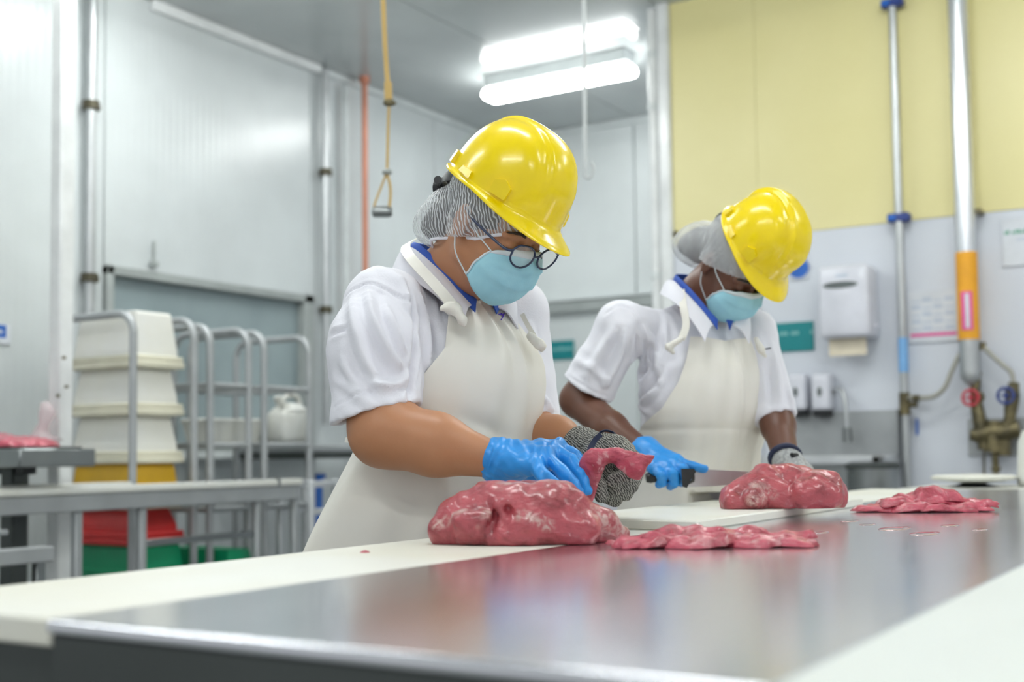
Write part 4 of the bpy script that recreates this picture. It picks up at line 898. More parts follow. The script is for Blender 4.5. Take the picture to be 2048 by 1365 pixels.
def make_hat(parent, T, ridge=1.0, dims=(.104, .126, .1355, .043), knob=-.126):
    """T: frame whose origin is the centre of the rim plane"""
    n, m = 120, 40; a0, b0, Hh, fb = dims; rows = []
    az = np.linspace(0, 2*PI, n, endpoint=False); ca, sa = np.sin(az), np.cos(az)       # x = right, y = forward
    sm = lambda t: np.clip(t, 0, 1)**2*(3-2*np.clip(t, 0, 1))
    for i in range(m):
        e = (1-i/(m-1))*PI/2; rr = math.cos(e)**.78; zz = math.sin(e)**.92*Hh
        x, y = a0*rr*ca, b0*rr*sa-.004*math.sin(e); hgt = zz*np.ones(n)
        fw = .026+.017*sm((y+.10)/.2)                                             # crest band, wider to the front
        crest = sm((fw-np.abs(x))/.010)*sm((zz-.02)/.05); side = sm((np.abs(x)-fw-.004)/.012)*sm((.085-np.abs(x))/.02)*sm((zz-.035)/.04)
        d = (.0065*crest+.0022*side*sm((y+.05)/.08))*ridge
        nx, ny, nz = x/a0**2, y/b0**2, hgt/Hh**2; L = np.sqrt(nx*nx+ny*ny+nz*nz)+1e-9
        rows.append(np.stack([x+d*nx/L, y+d*ny/L, hgt+d*nz/L], 1))
    front = sm((np.cos(az)-.05)/.95)
    def ringp(k, z):
        wd = .011+fb*front**1.25
        return np.stack([(a0+wd*k*.55*(1-front)+.011*k*front)*ca, b0*sa+np.where(sa > 0, wd*k, .011*k)*sa, z+np.zeros(n)-.014*front*k+.0], 1)
    rows += [ringp(.10, -.0035), ringp(.35, -.006), ringp(.7, -.008), ringp(.97, -.0095), ringp(1.0, -.0115), ringp(.96, -.0135), ringp(.5, -.0105), ringp(.0, -.0075)]
    for i in range(1, 12):
        e = i/11*PI/2*.98; rr = math.cos(e)**.78; rows.append(np.stack([(a0-.003)*rr*ca, (b0-.003)*rr*sa, (Hh-.004)*math.sin(e)**.92*np.ones(n)], 1))
    G = T.arr(np.array(rows)); hat = obj('hard_hat', MB().grid(G, wrap=True), 'hat', parent, smooth=50)
    # accessory slots: raised blocks just above the rim
    for azd, wd, ht, out, z0 in ((60, .034, .032, .010, .003), (-60, .034, .032, .010, .003), (98, .036, .012, .007, .0), (-98, .036, .012, .007, .0), (132, .024, .024, .010, .0), (-132, .024, .024, .010, .0)):
        q = math.radians(azd); c = V3((a0-.002)*math.sin(q), (b0-.002)*math.cos(q), z0); nrm = unit(V3(math.sin(q)/a0, math.cos(q)/b0, 0)); tg = V3(nrm[1], -nrm[0], 0)
        lean = .10
        prof = [(-wd/2, 0), (wd/2, 0), (wd/2, ht*.72), (0, ht), (-wd/2, ht*.72)] if ht > .03 else [(-wd/2, 0), (wd/2, 0), (wd*.42, ht), (-wd*.42, ht)]
        poly = [c-nrm*.012+tg*u+ZU*v-nrm*lean*v for u, v in prof]
        g = MB().prism(T.arr(np.array(poly)), T.arr(np.array([nrm*(out+.012)]))[0]-T.o)
        obj('slot_block', g, 'hat', hat, smooth=0)
    # dark head band and ratchet behind
    pts = [V3(.078*math.sin(q), -.015+(knob+.02)*math.cos(q), -.000-.056*max(0, math.cos(q))**1.5) for q in np.linspace(-1.45, 1.45, 18)]
    G = np.array([[p+V3(0, 0, .012) for p in pts], [p-V3(0, 0, .012) for p in pts]])
    bnd = obj('head_band', MB().grid(T.arr(G), .003*T.k), 'black', parent, smooth=60)
    kn = T(.0, knob, -.064); ax_ = T(.0, knob-.02, -.076)-kn
    obj('ratchet_knob', MB().lathe(kn, ax_, [(.018, -.004), (.021, 0), (.021, .009), (.016, .012)], 18), 'black', bnd)
    obj('ratchet_case', MB().tube([T(-.042, knob+.018, -.050), T(0, knob+.001, -.062), T(.042, knob+.018, -.050)], [.008, .013, .008], 10), 'black', bnd)
    return hat
def make_mask(parent, H):
    nu, nv = 29, 25; G = np.zeros((nv, nu, 3))
    for i in range(nv):
        v = i/(nv-1)
        zc = np.interp(v, [0, .3, .7, 1], [.004, -.034, -.088, -.128]); yc = np.interp(v, [0, .12, .3, .55, .8, 1], [.106, .116, .124, .121, .106, .080])
        xs_ = np.interp(v, [0, .5, 1], [.062, .070, .062]); ys_ = np.interp(v, [0, .5, 1], [.070, .053, .036]); zs_ = np.interp(v, [0, .5, 1], [-.020, -.050, -.088])
        pw = np.interp(v, [0, .3, 1], [1.45, 1.9, 2.4])
        for j in range(nu):
            u = -1+2*j/(nu-1); au = abs(u)
            pl = .0042*((v*3.2) % 1)*(1-au**4) if .12 < v < .95 else 0
            cr = .0016*math.sin(u*13+v*5)*math.sin(v*9+u*3)
            G[i, j] = (xs_*math.sin(u*PI/2*.97), ys_+(yc-ys_)*(1-au**pw)+pl+cr, zs_+(zc-zs_)*(1-au**1.7)-.0012*math.sin(v*20)*(1-au))
    mk = obj('face_mask', MB().grid(H.arr(G)[::-1], .0012), 'mask', parent, smooth=180)
    edge = lambda pts, r=.0013: MB().tube([H(*p) for p in pts], r, 6)
    g = MB().grid(H.arr(G[0:3, :]+np.array([0, .0012, .0005]))[::-1], .001)
    obj('nose_strip', g, 'mask_white', mk, smooth=180)
    for j in (0, nu-1):
        obj('side_binding', MB().tube([H(*(p+V3(0, .0004, 0))) for p in G[:, j]], .0021, 6), 'mask_white', mk)
    for x, j in ((1, nu-1), (-1, 0)):
        p0, p1 = G[0, j], G[-1, j]
        for p, q, e in ((p0, V3(x*.072, .022, -.004), V3(x*.084, -.004, .028)), (p1, V3(x*.080, .008, -.060), V3(x*.086, -.006, -.030))):
            obj('ear_loop', MB().tube([H(*t) for t in spline([p, q, e], 5)], .0013, 6), 'mask_white', mk)
    return mk
def make_glasses(parent, H, slide=(0, .013, -.012)):
    sx, sy, sz = slide; fr = MB(); root = None
    rims = []
    for x in (1, -1):
        c = V3(x*.0335, .100, .002)+V3(sx, sy, sz); ring = []
        for q in np.linspace(0, 2*PI, 30, endpoint=False):
            cu, su = math.cos(q), math.sin(q); rr = 1+.05*math.cos(2*q-.6*x)+(.10 if (su > .3 and cu*x > .5) else 0)
            ring.append(c+V3(.0262*cu*rr, -.006*abs(cu)*(1 if cu*x > 0 else 0)*1.0, .0225*su*rr))
        rims.append(ring); fr.tube([H(*p) for p in ring], .0019*H.k, 8, closed=True)
    c = V3(0, .106, .008)+V3(sx, sy, sz)
    fr.tube([H(*p) for p in spline([c+V3(.0105, -.003, -.004), c+V3(0, .001, .001), c+V3(-.0105, -.003, -.004)], 4)], .0015, 8)
    g = obj('glasses', fr, 'glass_rim', parent, smooth=60)
    for x, ring in zip((1, -1), rims):
        P_ = [H(*p) for p in ring]; cen = sum(P_)/len(P_)
        V = [cen]+P_; F = [[0, i+1, (i+1) % 30+1] for i in range(30)]
        obj('lens', (V, F), 'lens', g, smooth=180)
        h = V3(x*.058, .094, .010)+V3(sx, sy, sz)
        obj('temple', MB().tube([H(*p) for p in spline([h, V3(x*.070, .075+sy, .006+sz*.6), V3(x*.080, .02, .012), V3(x*.083, -.012, .022)], 5)], .0019, 8, flat=(1, 1.3)), 'glass_rim', g)
    return g
def face_bits(parent, H, brow='brow'):
    for x in (1, -1):
        b = obj('eyebrow', MB().tube([H(*p) for p in spline([V3(x*.014, .0915, .022), V3(x*.030, .089, .028), V3(x*.050, .074, .022)], 5)], [.001]+[.0026]*5+[.003]*2+[.002]*2+[.0008], 8, flat=(1, 1)), brow, parent)
        obj('eyelashes', MB().tube([H(*p) for p in spline([V3(x*.018, .087, -.005), V3(x*.031, .0915, -.0085), V3(x*.045, .083, -.004)], 5)], .0013, 6), 'black', parent)
def make_net(parent, H, bun, hemf, T, hair_mat='hair', net_m='net'):
    """hair under a puffed, gathered net; hemf(y) gives the height of the elastic hem along the head"""
    s = H.k; c = H(0, -.03, 0)
    for kind in (0, 1):
        f = SDF(c-.21, c+.21, .0045 if kind else .005); g = .0105 if kind else .003
        f.ell(H(0, -.017, .036), (np.array([.075, .097, .085])+g)*s, rot=H.R, k=.01)
        for bc, br in bun: f.ell(H(*bc), (np.array(br)+(.006 if kind else 0)-(.0 if kind else .008))*s, rot=H.R, k=.03)
        if kind:
            for x in (1,): f.ell(H(x*.082, -.014, -.008), np.array([.014, .026, .036])*s, rot=H.R, k=.02); f.ell(H(-x*.082, -.014, -.008), np.array([.014, .026, .036])*s, rot=H.R, k=.02)
        A = H.A
        def fold(x, y, z):
            qx, qy, qz = x-H.o[0], y-H.o[1], z-H.o[2]; lx, ly, lz = [(qx*A[i][0]+qy*A[i][1]+qz*A[i][2])/s for i in range(3)]
            th = np.arctan2(lx, ly+.03); amp = .0022*np.clip((.10-lz)/.08, 0, 1)
            return amp*np.sin(th*34+3*np.sin(lz*40+th*4))*(.6+.4*np.sin(th*11+1)) if kind else .0008*np.sin(th*60)
        f.warp(fold); v, q = f.mesh(1)
        L = (v-H.o)@A.T/s; keep = L[:, 2] > hemf(L[:, 1])-(0 if kind else -.004)
        if not kind: keep &= ~((L[:, 1] > .055) & (L[:, 2] < .065)) | (L[:, 1] < .03)
        keep &= ((v-T.o)@T.A.T)[:, 2] < .03
        q = q[keep[q].all(1)]; used = np.unique(q); mp = np.full(len(v), -1); mp[used] = np.arange(len(used)); v2, q2 = v[used], mp[q]
        if kind: net = obj('hair_net', (v2, q2), net_m, parent, smooth=180)
        else: hair = obj('hair', (v2, q2), hair_mat, parent, smooth=180)
        if kind:
            # elastic hem follows the open edge
            e = np.sort(np.vstack([q2[:, [0, 1]], q2[:, [1, 2]], q2[:, [2, 3]], q2[:, [3, 0]]]), axis=1); u_, ct = np.unique(e, axis=0, return_counts=True); nb = {}
            for a_, b_ in u_[ct == 1]: nb.setdefault(int(a_), []).append(int(b_)); nb.setdefault(int(b_), []).append(int(a_))
            loops, seen = [], set()
            for s0 in nb:
                if s0 in seen: continue
                lp, cur = [], s0
                while cur is not None and cur not in seen: seen.add(cur); lp.append(cur); cur = next((n_ for n_ in nb[cur] if n_ not in seen), None)
                loops.append(lp)
            low = [lp for lp in loops if len(lp) > 40]; lp = min(low, key=lambda l: ((v2[l]-T.o)@T.A.T)[:, 2].mean()); path = v2[lp]
            for _ in range(6): path = (np.roll(path, 1, 0)+path*2+np.roll(path, -1, 0))/4
            path = [p for p in path[::3]]
            obj('elastic_hem', MB().tube(path, [.0026+.0010*(i % 2) for i in range(len(path))], 8, closed=True), 'coat', net)
    return net
def fingers(f, chains, grow=0., k=.006):
    for ch in chains:
        pts, r = ch[0], ch[1]
        for i in range(len(pts)-1): f.cone(pts[i], pts[i+1], r[i]+grow, r[i+1]+grow, k=k if i == 0 else .002)
def hand_sdf(f, wrist, mcps, palm_r, chains, grow=0., wr=.028, fk=.006):
    for m_, r in zip(mcps, palm_r): f.cone(wrist, m_, wr+grow, r+grow, k=.012)
    for a, b in zip(mcps[:-1], mcps[1:]): f.cone(a, b, .011+grow, k=.010)
    fingers(f, chains, grow, fk)
def glove(name, parent, lo, hi, build, wrinkle, m, h=.0028, smooth_=1, label=None):
    f = SDF(lo, hi, h); build(f); f.warp(wrinkle); v, q = f.mesh(smooth_); o = obj(name, (v, q), m, parent, smooth=180)
    if label: o['label'] = label
    return o
def torso_tree(B, secs, grow=0.):
    f = SDF(B.o-V3(.45, .45, B.o[2]-.35), B.o+V3(.45, .45, 1.5-B.o[2]), .012); loft(f, B, secs, grow=grow); v, q = f.mesh(2)
    return BVHTree.FromPolygons([tuple(p) for p in v], [tuple(int(i) for i in t) for t in q])
def make_apron(parent, B, tree, prof, ztop, zbot, flare, folds, offset=.012, nth=110, nz=120, topf=None):
    """sheet wrapped round the front of the torso; prof = (height, half angle in degrees)"""
    zs_ = np.linspace(ztop, zbot, nz); G = np.zeros((nz, nth, 3)); Rr = np.zeros((nz, nth)); TH = np.zeros((nz, nth))
    for i, z in enumerate(zs_):
        ha = math.radians(np.interp(z, [p[0] for p in prof][::-1], [p[1] for p in prof][::-1]))
        for j in range(nth):
            th = ha*(2*j/(nth-1)-1); TH[i, j] = th; d = B.A[0]*math.sin(th)+B.A[1]*math.cos(th); d[2] = 0; d = unit(d)
            hit = tree.ray_cast(Vector((B.o[0], B.o[1], z)), Vector(d.tolist()), 1.0); Rr[i, j] = hit[3] if hit[3] else (Rr[i-1, j] if i else .1)
    for i in range(1, nz): Rr[i] = np.maximum(Rr[i], Rr[i-1]-.0012*(1 if zs_[i] > .9 else .2))       # cloth hangs, it does not cling inwards
    for it in range(6):
        Q = np.pad(Rr, 1, 'edge'); Rr = (Q[:-2, 1:-1]+Q[2:, 1:-1]+Q[1:-1, :-2]+Q[1:-1, 2:]+4*Q[1:-1, 1:-1])/8
    for i, z in enumerate(zs_):
        for j in range(nth):
            th = TH[i, j]; r = Rr[i, j]+offset+flare(th, z)+folds(th, z)
            p = B.o+(B.A[0]*math.sin(th)+B.A[1]*math.cos(th))*r; p[2] = z+(topf(th)*(1-min(1, i/12)) if topf else 0); G[i, j] = p
            if z < .90: G[i, j, 0] = min(p[0], -1.212-.06*max(0, z-.86)/.04*0)
    return obj('apron', MB().grid(G, .0025), 'apron', parent, smooth=60), G
def collar(name, parent, B, inner, outer, m, th=.003, mid=.012, open_=.0):
    """two-sided collar from right-half control points, mirrored"""
    mir = lambda L: [V3(-p[0], p[1], p[2]) for p in L[::-1]][:-1]+[V3(*p) for p in L]
    a, b = spline(mir(inner), 5), spline(mir(outer), 5); rows = []
    for t in np.linspace(0, 1, 7):
        rows.append([p*(1-t)+q*t+V3(0, 0, 1)*mid*math.sin(t*PI) for p, q in zip(a, b)])
    return obj(name, MB().grid(B.arr(np.array(rows)), th), m, parent, smooth=50)
_trees = {}
def on_mesh(o, px, py, lift=.0015):
    """point where the sight line through a picture position meets the mesh o (to lay seams, folds and marks on cloth)"""
    if o.name not in _trees:
        rt = rootloc(o); _trees[o.name] = BVHTree.FromPolygons([tuple(np.array(vv.co)+rt) for vv in o.data.vertices], [tuple(p.vertices) for p in o.data.polygons])
    d = unit(ray(px, py)); h = _trees[o.name].ray_cast(Vector(CC.tolist()), Vector(d.tolist()))
    if h[0] is None: return None
    return np.array(h[0])+np.array(h[1])*lift*(1 if np.array(h[1])@d < 0 else -1)
def press_folds(o, folds):
    """raise (amp > 0) or sink (amp < 0) the cloth along lines measured on it: (points, width, amp)"""
    me = o.data; n = len(me.vertices); v = np.empty(n*3); me.vertices.foreach_get('co', v); v = v.reshape(-1, 3); nr = np.empty(n*3); me.vertex_normals.foreach_get('vector', nr); nr = nr.reshape(-1, 3)
    rt = rootloc(o); d_all = np.zeros(n)
    for pts, wd, amp in folds:
        q = spline([V3(p[0], p[1], 0) for p in pts], 6); hit = [on_mesh(o, p[0], p[1], 0) for p in q]; hit = [h-rt for h in hit if h is not None]
        if len(hit) < 2: continue
        L = np.linspace(.25, 1, 4); tap = np.concatenate([L, np.ones(max(0, len(hit)-8)), L[::-1]])[:len(hit)]
        best = np.full(n, 9.); tp = np.zeros(n)
        for i, (a, b) in enumerate(zip(hit[:-1], hit[1:])):
            ab = b-a; l2 = ab@ab
            if l2 > .03**2: continue
            t = np.clip(((v-a)@ab)/(l2+1e-9), 0, 1); d = np.linalg.norm(v-a-t[:, None]*ab, axis=1); m_ = d < best; best[m_] = d[m_]; tp[m_] = tap[i]
        d_all += 1.5*amp*tp*(np.exp(-(best/wd)**2)-.35*np.exp(-((best-1.8*wd)/wd)**2))
    v = v+nr*d_all[:, None]; me.vertices.foreach_set('co', v.ravel()); me.update(); _trees.pop(o.name, None)

def legs(f, B, hipz, grow=0.):
    for x in (.09, -.09): f.cone(B(x, 0, hipz-B.o[2]), B(x*1.05, .0, .48-B.o[2]), .085+grow, .058+grow, k=.03); f.cone(B(x*1.05, 0, .48-B.o[2]), B(x*1.1, -.01, .09-B.o[2]), .055+grow, .04+grow, k=.02)
def feet(f, B, grow=0.):
    for x in (.10, -.10): f.cone(B(x, -.03, .05-B.o[2]), B(x*1.2, .15, .04-B.o[2]), .042+grow, .034+grow, k=.02); f.cone(B(x, -.01, .05-B.o[2]), B(x, -.01, .12-B.o[2]), .044+grow, .045+grow, k=.02)
    f.half(V3(0, 0, .004), (0, 0, -1))
def lower_clothes(parent, B):
    lo, hi = B.o-V3(.28, .28, B.o[2]), B.o+V3(.28, .28, .95-B.o[2])
    f = SDF(lo, hi, .009); legs(f, B, .86, .016); f.half(V3(0, 0, .10), (0, 0, -1)); obj('trousers', f.mesh(2), 'coat', parent, smooth=180)
    f = SDF(lo, V3(hi[0], hi[1], .36), .006); feet(f, B, .008)
    for x in (.10, -.10): f.cone(B(x, -.01, .1-B.o[2]), B(x*1.05, -.005, .30-B.o[2]), .055, .066, k=.02)
    obj('boots', f.mesh(1), 'plastic_white', parent, smooth=180)

# ---------------------------------------------------------------- left worker
H1 = Loc(P(993, 449, 2.27), axes(48.6, 37.4, -3.9), .99)
B1c = P(905, 700, 2.40); B1 = Loc(V3(B1c[0], B1c[1], 1.30), axes(40))
person1 = thing('person', (B1.o[0], B1.o[1], 0), 'left worker in yellow hard hat, glasses and blue glove trimming meat at the long board', 'person')
S1R, S1L = P(768, 612, 2.27), P(1030, 625, 2.47)
E1R, W1R = P(768, 866, 2.15), P(990, 921, 2.12)
E1L, W1L = P(1062, 866, 2.40), P(1165, 896, 2.25)
N1 = P(893, 552, 2.42)
sec1 = [(.50, -.03, .185, .145), (.85, -.03, .205, .152), (.95, -.01, .195, .150), (1.05, .005, .183, .138), (1.16, .018, .180, .134), (1.235, .005, .165, .108), (1.285, -.01, .115, .078), (1.315, -.02, .07, .055)]
def arm1(f, g=0.):
    f.cone(S1R, P(762, 830, 2.17), .050+g, .052+g, k=.02).cone(P(762, 830, 2.17), E1R, .052+g, .054+g, k=.02)
    f.cone(E1R, P(872, 890, 2.13), .058+g, .054+g, k=.03).cone(P(872, 890, 2.13), W1R, .052+g, .031+g, k=.02)
    f.cone(S1L, E1L, .048+g, .046+g, k=.02).cone(E1L, P(1112, 878, 2.33), .046+g, .042+g, k=.02).cone(P(1112, 878, 2.33), W1L, .040+g, .028+g, k=.02)
# right hand, palm down over the joint, fingers curling down
mR = [P(1118, 896, 2.17), P(1108, 902, 2.13), P(1090, 913, 2.09), P(1066, 932, 2.055)]
cR = [([mR[0], P(1150, 912, 2.155), P(1170, 940, 2.14), P(1176, 972, 2.125)], [.0125, .0115, .0108, .0095]),
      ([mR[1], P(1140, 924, 2.10), P(1162, 950, 2.08), P(1172, 981, 2.07)], [.0130, .0120, .0110, .0098]),
      ([mR[2], P(1120, 940, 2.055), P(1141, 962, 2.04), P(1154, 984, 2.035)], [.0128, .0115, .0105, .0095]),
      ([mR[3], P(1090, 956, 2.025), P(1106, 968, 2.02), P(1118, 978, 2.02)], [.0115, .0105, .0095, .0085]),
      ([P(1030, 935, 2.15), P(1085, 952, 2.16), P(1130, 966, 2.14), P(1160, 980, 2.12)], [.018, .0145, .012, .010])]
# left hand holds the strip: fist with fingers curled back under
mL = [P(1232, 893, 2.17), P(1250, 905, 2.20), P(1248, 925, 2.235), P(1238, 945, 2.26)]
cL = [([mL[0], P(1264, 915, 2.13), P(1258, 950, 2.10), P(1228, 962, 2.105)], [.0140, .0130, .0125, .0115]),
      ([mL[1], P(1276, 938, 2.17), P(1262, 972, 2.13), P(1232, 976, 2.12)], [.0140, .0130, .0125, .0115]),
      ([mL[2], P(1268, 958, 2.21), P(1250, 988, 2.17), P(1222, 985, 2.145)], [.0135, .0125, .0120, .011]),
      ([mL[3], P(1248, 978, 2.24), P(1230, 1002, 2.20), P(1206, 994, 2.17)], [.0120, .011, .0105, .0098]),
      ([P(1185, 915, 2.18), P(1186, 948, 2.13), P(1196, 975, 2.10), P(1203, 992, 2.10)], [.018, .015, .013, .0115])]
lo1, hi1 = np.minimum(P(640, 900, 2.6), P(1300, 900, 2.0))-.02, np.maximum(P(640, 900, 2.6), P(1300, 900, 2.0))+.02
allp = np.array([H1.o-.16, H1.o+.16, W1R-.06, W1L-.05, E1R-.08, E1R+.08, B1.o-V3(.30, .30, 0), B1.o+V3(.3, .3, 0)]+[q for c in cR+cL for q in c[0]])
blo, bhi = allp.min(0)-.02, allp.max(0)+.02; blo[2] = -.01; bhi[2] = H1.o[2]+.16
f = SDF(blo, bhi, .0042); loft(f, B1, sec1, grow=-.016); legs(f, B1, .86); 
f.cone(B1(.10, -.02, -.04), S1R, .05, k=.03).cone(B1(-.10, -.02, -.04), S1L, .05, k=.03); arm1(f)
hand_sdf(f, W1R, mR, [.014]*4, cR, -.0022, .027); hand_sdf(f, W1L, mL, [.014]*4, cL, -.003, .025)
head_sdf(f, H1, N1, nr=.062)
for x in (.10, -.10): f.cone(B1(x, -.03, .05-1.3), B1(x*1.2, .15, .04-1.3), .042, .034, k=.02)
f.half(V3(0, 0, .004), (0, 0, -1))
obj('body', f.mesh(2), 'skin_tan', person1, smooth=180)
face_bits(person1, H1)
# coat
f = SDF(blo+V3(0, 0, .5), V3(bhi[0], bhi[1], 1.42), .0048); loft(f, B1, sec1)
f.cone(B1(.085, -.025, -.025), S1R, .056, .062, k=.05).cone(B1(-.085, -.025, -.025), S1L, .056, .058, k=.05)
hem = P(754, 828, 2.175); dn = unit(P(770, 880, 2.16)-P(742, 800, 2.18)+unit(P(700, 840, 2.17)-hem)*.02)
f.ell(P(742, 705, 2.20), (.080, .080, .10), k=.03)
cutcone(f, S1R, P(752, 845, 2.17), .070, .081, hem, unit(P(752, 900, 2.165)-P(738, 845, 2.17)), k=.03)
f.cone(P(745, 775, 2.19), P(748, 900, 2.165), .060, .0765, k=.003, sub=True) if False else None
cutcone(f, S1L, P(1062, 865, 2.41), .064, .062, P(1070, 850, 2.41), unit(P(1060, 900, 2.40)-P(1068, 850, 2.41)), k=.03)
f.cone(P(756, 828, 2.176), P(756, 890, 2.163), .066, .071, k=.002, sub=True); f.cone(P(1064, 848, 2.413), P(1062, 905, 2.40), .049, .053, k=.002, sub=True)
f.cone(N1+V3(0, 0, -.0), H1(0, 0, -.06), .060, .065, k=.008, sub=True)
f.warp(lambda x, y, z: .0018*wav(x, y, z*.5, 42, 3)+.0012*wav(x, y, z, 80, 4))
f.half(V3(0, 0, .58), (0, 0, -1))
coat1 = obj('coat', f.mesh(1), 'coat', person1, smooth=180)
press_folds(coat1, [([(660, 631), (690, 594), (715, 574), (742, 567), (772, 578), (800, 594), (815, 605)], .0035, -.003), ([(812, 570), (826, 620), (830, 681), (826, 747), (820, 800)], .007, -.008),
    ([(705, 590), (712, 650), (730, 720), (760, 770)], .012, .008), ([(735, 575), (745, 635), (775, 697), (806, 747)], .011, .009), ([(765, 600), (790, 660), (812, 720)], .009, .007),
    ([(780, 535), (806, 570), (818, 610)], .012, .006), ([(725, 762), (768, 773), (812, 762)], .008, .006), ([(655, 674), (672, 664), (690, 655)], .005, -.004), ([(685, 700), (700, 750), (735, 800)], .012, .006),
    ([(845, 600), (850, 660), (858, 730)], .010, .008), ([(835, 650), (840, 720), (832, 790)], .006, -.004), ([(664, 818), (700, 796), (750, 782), (800, 778), (832, 784)], .0025, -.0022), ([(668, 760), (690, 775), (715, 800)], .008, .004),
    ([(1062, 650), (1070, 680), (1080, 700)], .006, .004), ([(1085, 790), (1098, 810), (1110, 838)], .006, .005), ([(1068, 820), (1085, 830), (1112, 828)], .005, -.003), ([(860, 570), (880, 600), (888, 640)], .006, -.003)])
lower_clothes(person1, B1)
# collars
Bn = Loc(N1, axes(40))
collar('shirt_collar', person1, Bn, [(0, -.060, .070), (.046, -.046, .068), (.066, .0, .057), (.066, .045, .028), (.055, .081, -.006), (.038, .104, -.038), (.016, .116, -.060)],
       [(0, -.068, .045), (.056, -.054, .045), (.077, -.0, .034), (.076, .05, .004), (.065, .090, -.03), (.048, .112, -.060), (.026, .124, -.085)], 'shirt', mid=.004)
collar('coat_collar', person1, Bn, [(0, -.070, .062), (.054, -.056, .060), (.076, -.002, .047), (.075, .045, .018), (.064, .083, -.016), (.048, .106, -.047), (.032, .120, -.072)],
       [(0, -.092, .022), (.070, -.078, .020), (.110, -.015, .002), (.116, .045, -.022), (.100, .092, -.052), (.080, .120, -.085), (.066, .138, -.112)], 'coat', mid=.010)
# apron
tree1 = torso_tree(B1, sec1, .004)
def flare1(th, z): return max(0, (1.0-z))*(.10+.28*min(1, abs(th)/1.6)**2)
def folds1(th, z):
    o = .006*math.sin(th*7+z*9+1)*min(1, max(0, (1.16-z)*4))+.0022*math.sin(th*16+z*22)
    o += .006*math.exp(-((th+.28)/.05)**2)*min(1, max(0, (z-1.02)*5))-.004*math.exp(-((th+.15)/.06)**2)*min(1, max(0, (z-1.05)*5))
    o -= .008*math.exp(-((z-1.03-.06*th)/.018)**2)*math.exp(-((th-.25)/.35)**2)
    return o
apron1, G1 = make_apron(person1, B1, tree1, [(1.31, 36), (1.27, 40), (1.19, 42), (1.13, 56), (1.06, 82), (1.0, 106), (.4, 118)], 1.300, .62, flare1, folds1, topf=lambda th: -.012*math.cos(th*4))
def strap(parent, pts, wd, name, up=None, m='apron', th=.002, push=None):
    """flat band along points, lying against its normal"""
    pts = spline([V3(*p) for p in pts], 6); n = len(pts); rows = [[], []]
    for i in range(n):
        t_ = unit(pts[min(i+1, n-1)]-pts[max(i-1, 0)]); nrm = up(pts[i]) if callable(up) else up; s_ = unit(np.cross(t_, nrm)); rows[0].append(pts[i]-s_*wd/2); rows[1].append(pts[i]+s_*wd/2)
    return obj(name, MB().grid(np.array(rows), th), m, parent, smooth=50)
out1 = lambda p: unit(p-(N1+V3(0, 0, -.12)))
ofs = unit(-F0+ZU*.5)
strap(person1, [P(906, 612, 2.235), P(884, 585, 2.245), P(858, 556, 2.27), P(832, 528, 2.295), P(814, 505, 2.35), P(812, 490, 2.43), P(826, 480, 2.52)], .020, 'neck_strap', out1)
strap(person1, [P(1044, 628, 2.365), P(1054, 648, 2.355), P(1068, 672, 2.335), P(1080, 692, 2.325)], .009, 'neck_strap', lambda p: unit(CC-p))
# knot at the corner of the bib
k0 = P(905, 618, 2.225)
f = SDF(k0-.06, k0+.06, .0028); f.ell(k0, (.017, .013, .012), k=.006)
for a, b, r0, r1 in (((908, 615), (925, 640), .010, .0085), ((925, 640), (928, 648), .0085, .005), ((898, 612), (884, 618), .008, .005)): f.cone(P(*a, 2.222), P(*b, 2.215), r0, r1, k=.006)
f.warp(lambda x, y, z: .0012*wav(x, y, z, 260, 8)); obj('strap_knot', f.mesh(1), 'apron', person1, smooth=180)
k1_ = P(1072, 686, 2.325); f = SDF(k1_-.06, k1_+.06, .003)
for a, b, r0, r1 in (((1060, 672), (1080, 690), .008, .011), ((1080, 690), (1084, 699), .010, .005)): f.cone(P(*a, 2.325), P(*b, 2.315), r0, r1, k=.006)
f.warp(lambda x, y, z: .0012*wav(x, y, z, 260, 9)); obj('strap_knot', f.mesh(1), 'apron', person1, smooth=180)
def mark(parent, o, strokes_, r, m, name):
    g = MB()
    for s_ in strokes_: g.tube([on_mesh(o, *p) for p in s_], r, 6)
    return obj(name, g, m, parent)
mark(person1, apron1, [[(997, 630), (1003, 631), (1008, 629)], [(1007, 628), (1005, 635), (1002, 641)], [(1001, 628), (1007, 634)]], .0011, 'ink', 'ink_mark')
# apron string at the back of the hip
strap(person1, [P(690, 880, 2.32), P(715, 884, 2.27), P(745, 890, 2.24), P(775, 900, 2.22)], .010, 'waist_string', lambda p: unit(CC-p))
# gloves
def cuff(f, a, b, r0, r1, k=.004):
    """open cuff: short cone cut square at its start"""
    cutcone(f, a-(b-a)*.4, b, r0, r1, a, a-b, k=k)
def gl1(f):
    hand_sdf(f, W1R, mR, [.0165]*4, cR, .0008, .031); cuff(f, P(990, 920, 2.12), P(1024, 926, 2.118), .0370, .0355, .012)
ptsR = np.array([W1R]+[q for c in cR for q in c[0]])
glove('nitrile_glove', person1, ptsR.min(0)-.05, ptsR.max(0)+.04, gl1, lambda x, y, z: .0011*wav(x, y, z, 170, 12)+.0013*np.sin((x*R0[0]+y*R0[1])*300+7*wav(x, y, z, 28, 2)), 'glove_blue')
def gl2(f):
    hand_sdf(f, W1L, mL, [.018]*4, cL, .0012, .030); cuff(f, P(1151, 893, 2.262), P(1175, 900, 2.24), .036, .033, .012)
    f.cone(P(1195, 900, 2.20), P(1240, 905, 2.17), .024, .02, k=.02); f.cone(P(1200, 940, 2.21), P(1225, 965, 2.19), .026, .024, k=.015)
ptsL = np.array([W1L]+[q for c in cL for q in c[0]])
